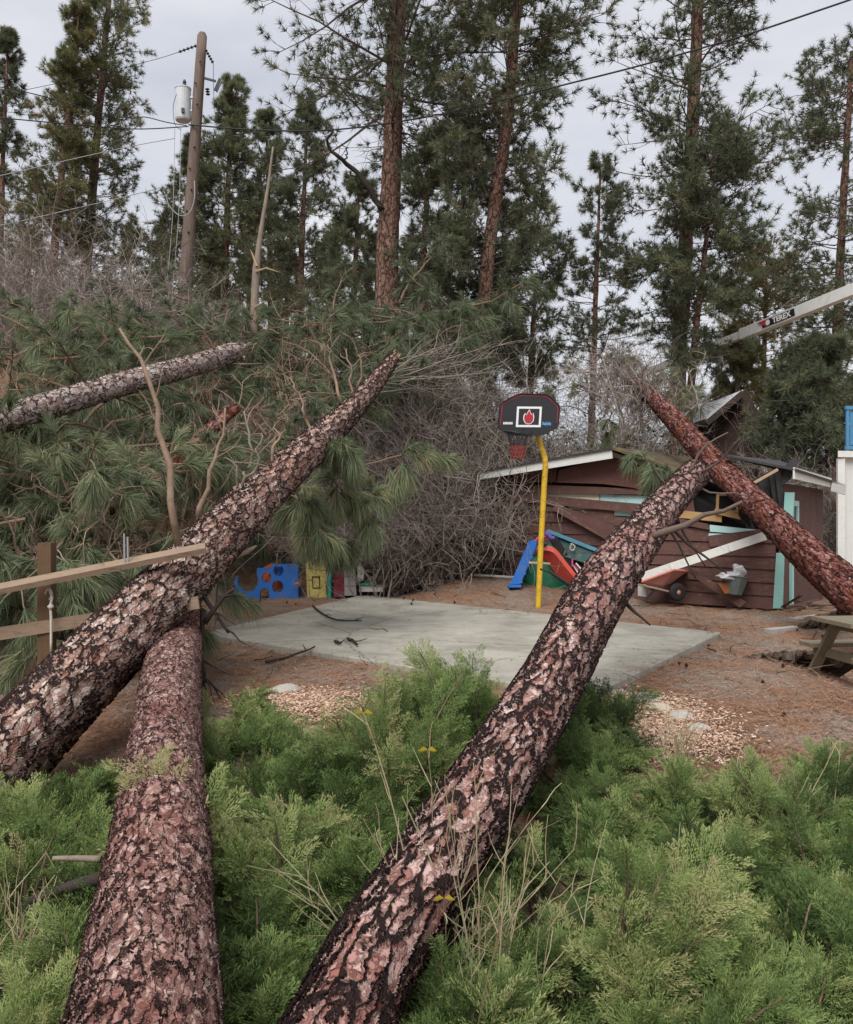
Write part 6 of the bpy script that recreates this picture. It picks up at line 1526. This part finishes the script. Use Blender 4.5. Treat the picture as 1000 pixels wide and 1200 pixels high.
# ------------------------------------------------------------------ needle litter and wood chips (uncountable)
def scatter(n, fx, fy, L, w, mk, name, label, cat, zoff=.006, boxy=False, up=.12):
    rng = np.random.default_rng(77 + n); p = np.stack([fx(rng, n), fy(rng, n), np.zeros(n)], 1); p[:, 2] = H(p[:, 0], p[:, 1]) + zoff + rng.random(n) * zoff * 2
    return p, rng
def litter_mesh(p, rng, L, w, up=.12):
    n = len(p); az = rng.uniform(0, 6.283, n); d = np.stack([np.cos(az), np.sin(az), rng.normal(0, up, n)], 1); s_ = np.stack([-np.sin(az), np.cos(az), np.zeros(n)], 1) * w / 2; l = (L * rng.uniform(.5, 1.2, n))[:, None]
    v = np.stack([p - s_ - d * l / 2, p + s_ - d * l / 2, p + d * l / 2 + [0, 0, .002]], 1); m = MB(); m.add(v, f3=np.arange(n)[:, None] * 3 + np.array([[0, 1, 2]]), tint=np.repeat(np.clip(rng.normal(.5, .22, n), 0, 1), 3)); return m
rl = np.random.default_rng(88)
def inslab(x, y):
    inside = np.ones(len(x), bool); q4 = [A_, B_, C_, D_]
    for i in range(4):
        a, b = q4[i], q4[(i + 1) % 4]; inside &= ((b[0] - a[0]) * (y - a[1]) - (b[1] - a[1]) * (x - a[0])) > -.02
    return inside
n = 80000
y = 6.5 + 14 * rl.random(n) ** 1.3; x = (rl.uniform(-30, 1030, n) - 500) / F * y
dens = .5 + .5 * np.sin(x * 1.7 + np.sin(y * 1.1) * 2) * np.sin(y * 1.3 + x * .6)
sl_in = inslab(x, y); back = y > 13.5
ed = np.full(n, 9.0)
for i in range(4):
    a, b = [A_, B_, C_, D_][i], [A_, B_, C_, D_][(i + 1) % 4]; ed = np.minimum(ed, np.abs((b[0] - a[0]) * (y - a[1]) - (b[1] - a[1]) * (x - a[0])) / np.hypot(b[0] - a[0], b[1] - a[1]))
keep = (rl.random(n) < .25 + .75 * dens) & (~sl_in | (rl.random(n) < .025 + .7 * np.exp(-ed / np.where(y > 13, .45, .12)) * dens))
x, y, sl_in = x[keep], y[keep], sl_in[keep]
p = np.stack([x, y, np.where(sl_in, .006, H(x, y) + .012 + .02 * rl.random(len(x)))], 1)
o = single('needle_litter', litter_mesh(p, rl, .17, .009), M['litter'], 'brown fallen pine needles strewn over the yard and slab edges', 'needle litter', kind='stuff')
# wood chips
cx = []
for px, py, sx, sy, n in ((362, 826, .62, .5, 5500), (760, 845, .6, .7, 9000), (345, 835, .4, .4, 1500), (800, 870, .5, .4, 3000)):
    c = G(px, py); q_ = rl.normal(0, .45, (n, 2)) * [sx, sy]; cx.append(np.stack([c[0] + q_[:, 0], c[1] + q_[:, 1], np.zeros(n)], 1))
p = np.concatenate(cx); p = p[~inslab(p[:, 0], p[:, 1])]; p[:, 2] = H(p[:, 0], p[:, 1]) + .01 + .05 * rl.random(len(p))
n = len(p); az = rl.uniform(0, 6.283, n); d = norm(np.stack([np.cos(az), np.sin(az), rl.normal(0, .3, n)], 1)); s_ = norm(np.cross(d, rl.normal(0, .3, (n, 3)) + [0, 0, 1])); h_ = np.cross(s_, d); l = rl.uniform(.007, .022, (n, 1)); w = rl.uniform(.004, .009, (n, 1)); t_ = .003
v = np.stack([p - d * l - s_ * w, p + d * l - s_ * w * .6, p + d * l * .9 + s_ * w, p - d * l + s_ * w * .8, p - d * l * .8 + h_ * t_ * 2, p + d * l * .8 + h_ * t_ * 2], 1)
kk = np.arange(n)[:, None] * 6; m = MB(); m.add(v, f4=np.concatenate([kk + np.array([[0, 1, 5, 4]]), kk + np.array([[2, 3, 4, 5]]), kk + np.array([[3, 2, 1, 0]])]), tint=np.repeat(rl.random(n), 6))
single('wood_chips', m, M['chips'], 'pale pinkish wood chips spread between junipers and slab', 'wood chips', kind='stuff')
# twig debris on the litter
n = 420; y = rl.uniform(8.5, 19, n); x = (rl.uniform(240, 1000, n) - 500) / F * y; ok = ~inslab(x, y) | (rl.random(n) < .04); x, y = x[ok], y[ok]; z = np.where(inslab(x, y), .01, H(x, y) + .02); n = len(x)
a = grow(np.stack([x, y, z], 1), np.stack([rl.normal(0, 1, n), rl.normal(0, 1, n), rl.normal(0.05, .1, n)], 1), rl.uniform(.1, .5, n), 5, .2, 0, rl); m = MB(); m.tubes(a, (.006 * np.linspace(1, .5, 5))[None] * rl.uniform(.5, 1.6, (n, 1)), 4, rl.uniform(0, .7, n))
single('twig_debris', m, M['twig_tan'], 'small broken twigs strewn over the needle litter', 'twigs', kind='stuff')
print('TRIS', sum(sum(len(p.vertices) - 2 for p in me.polygons) for me in {o.data for o in SC.objects if o.type == 'MESH'})) if False else None
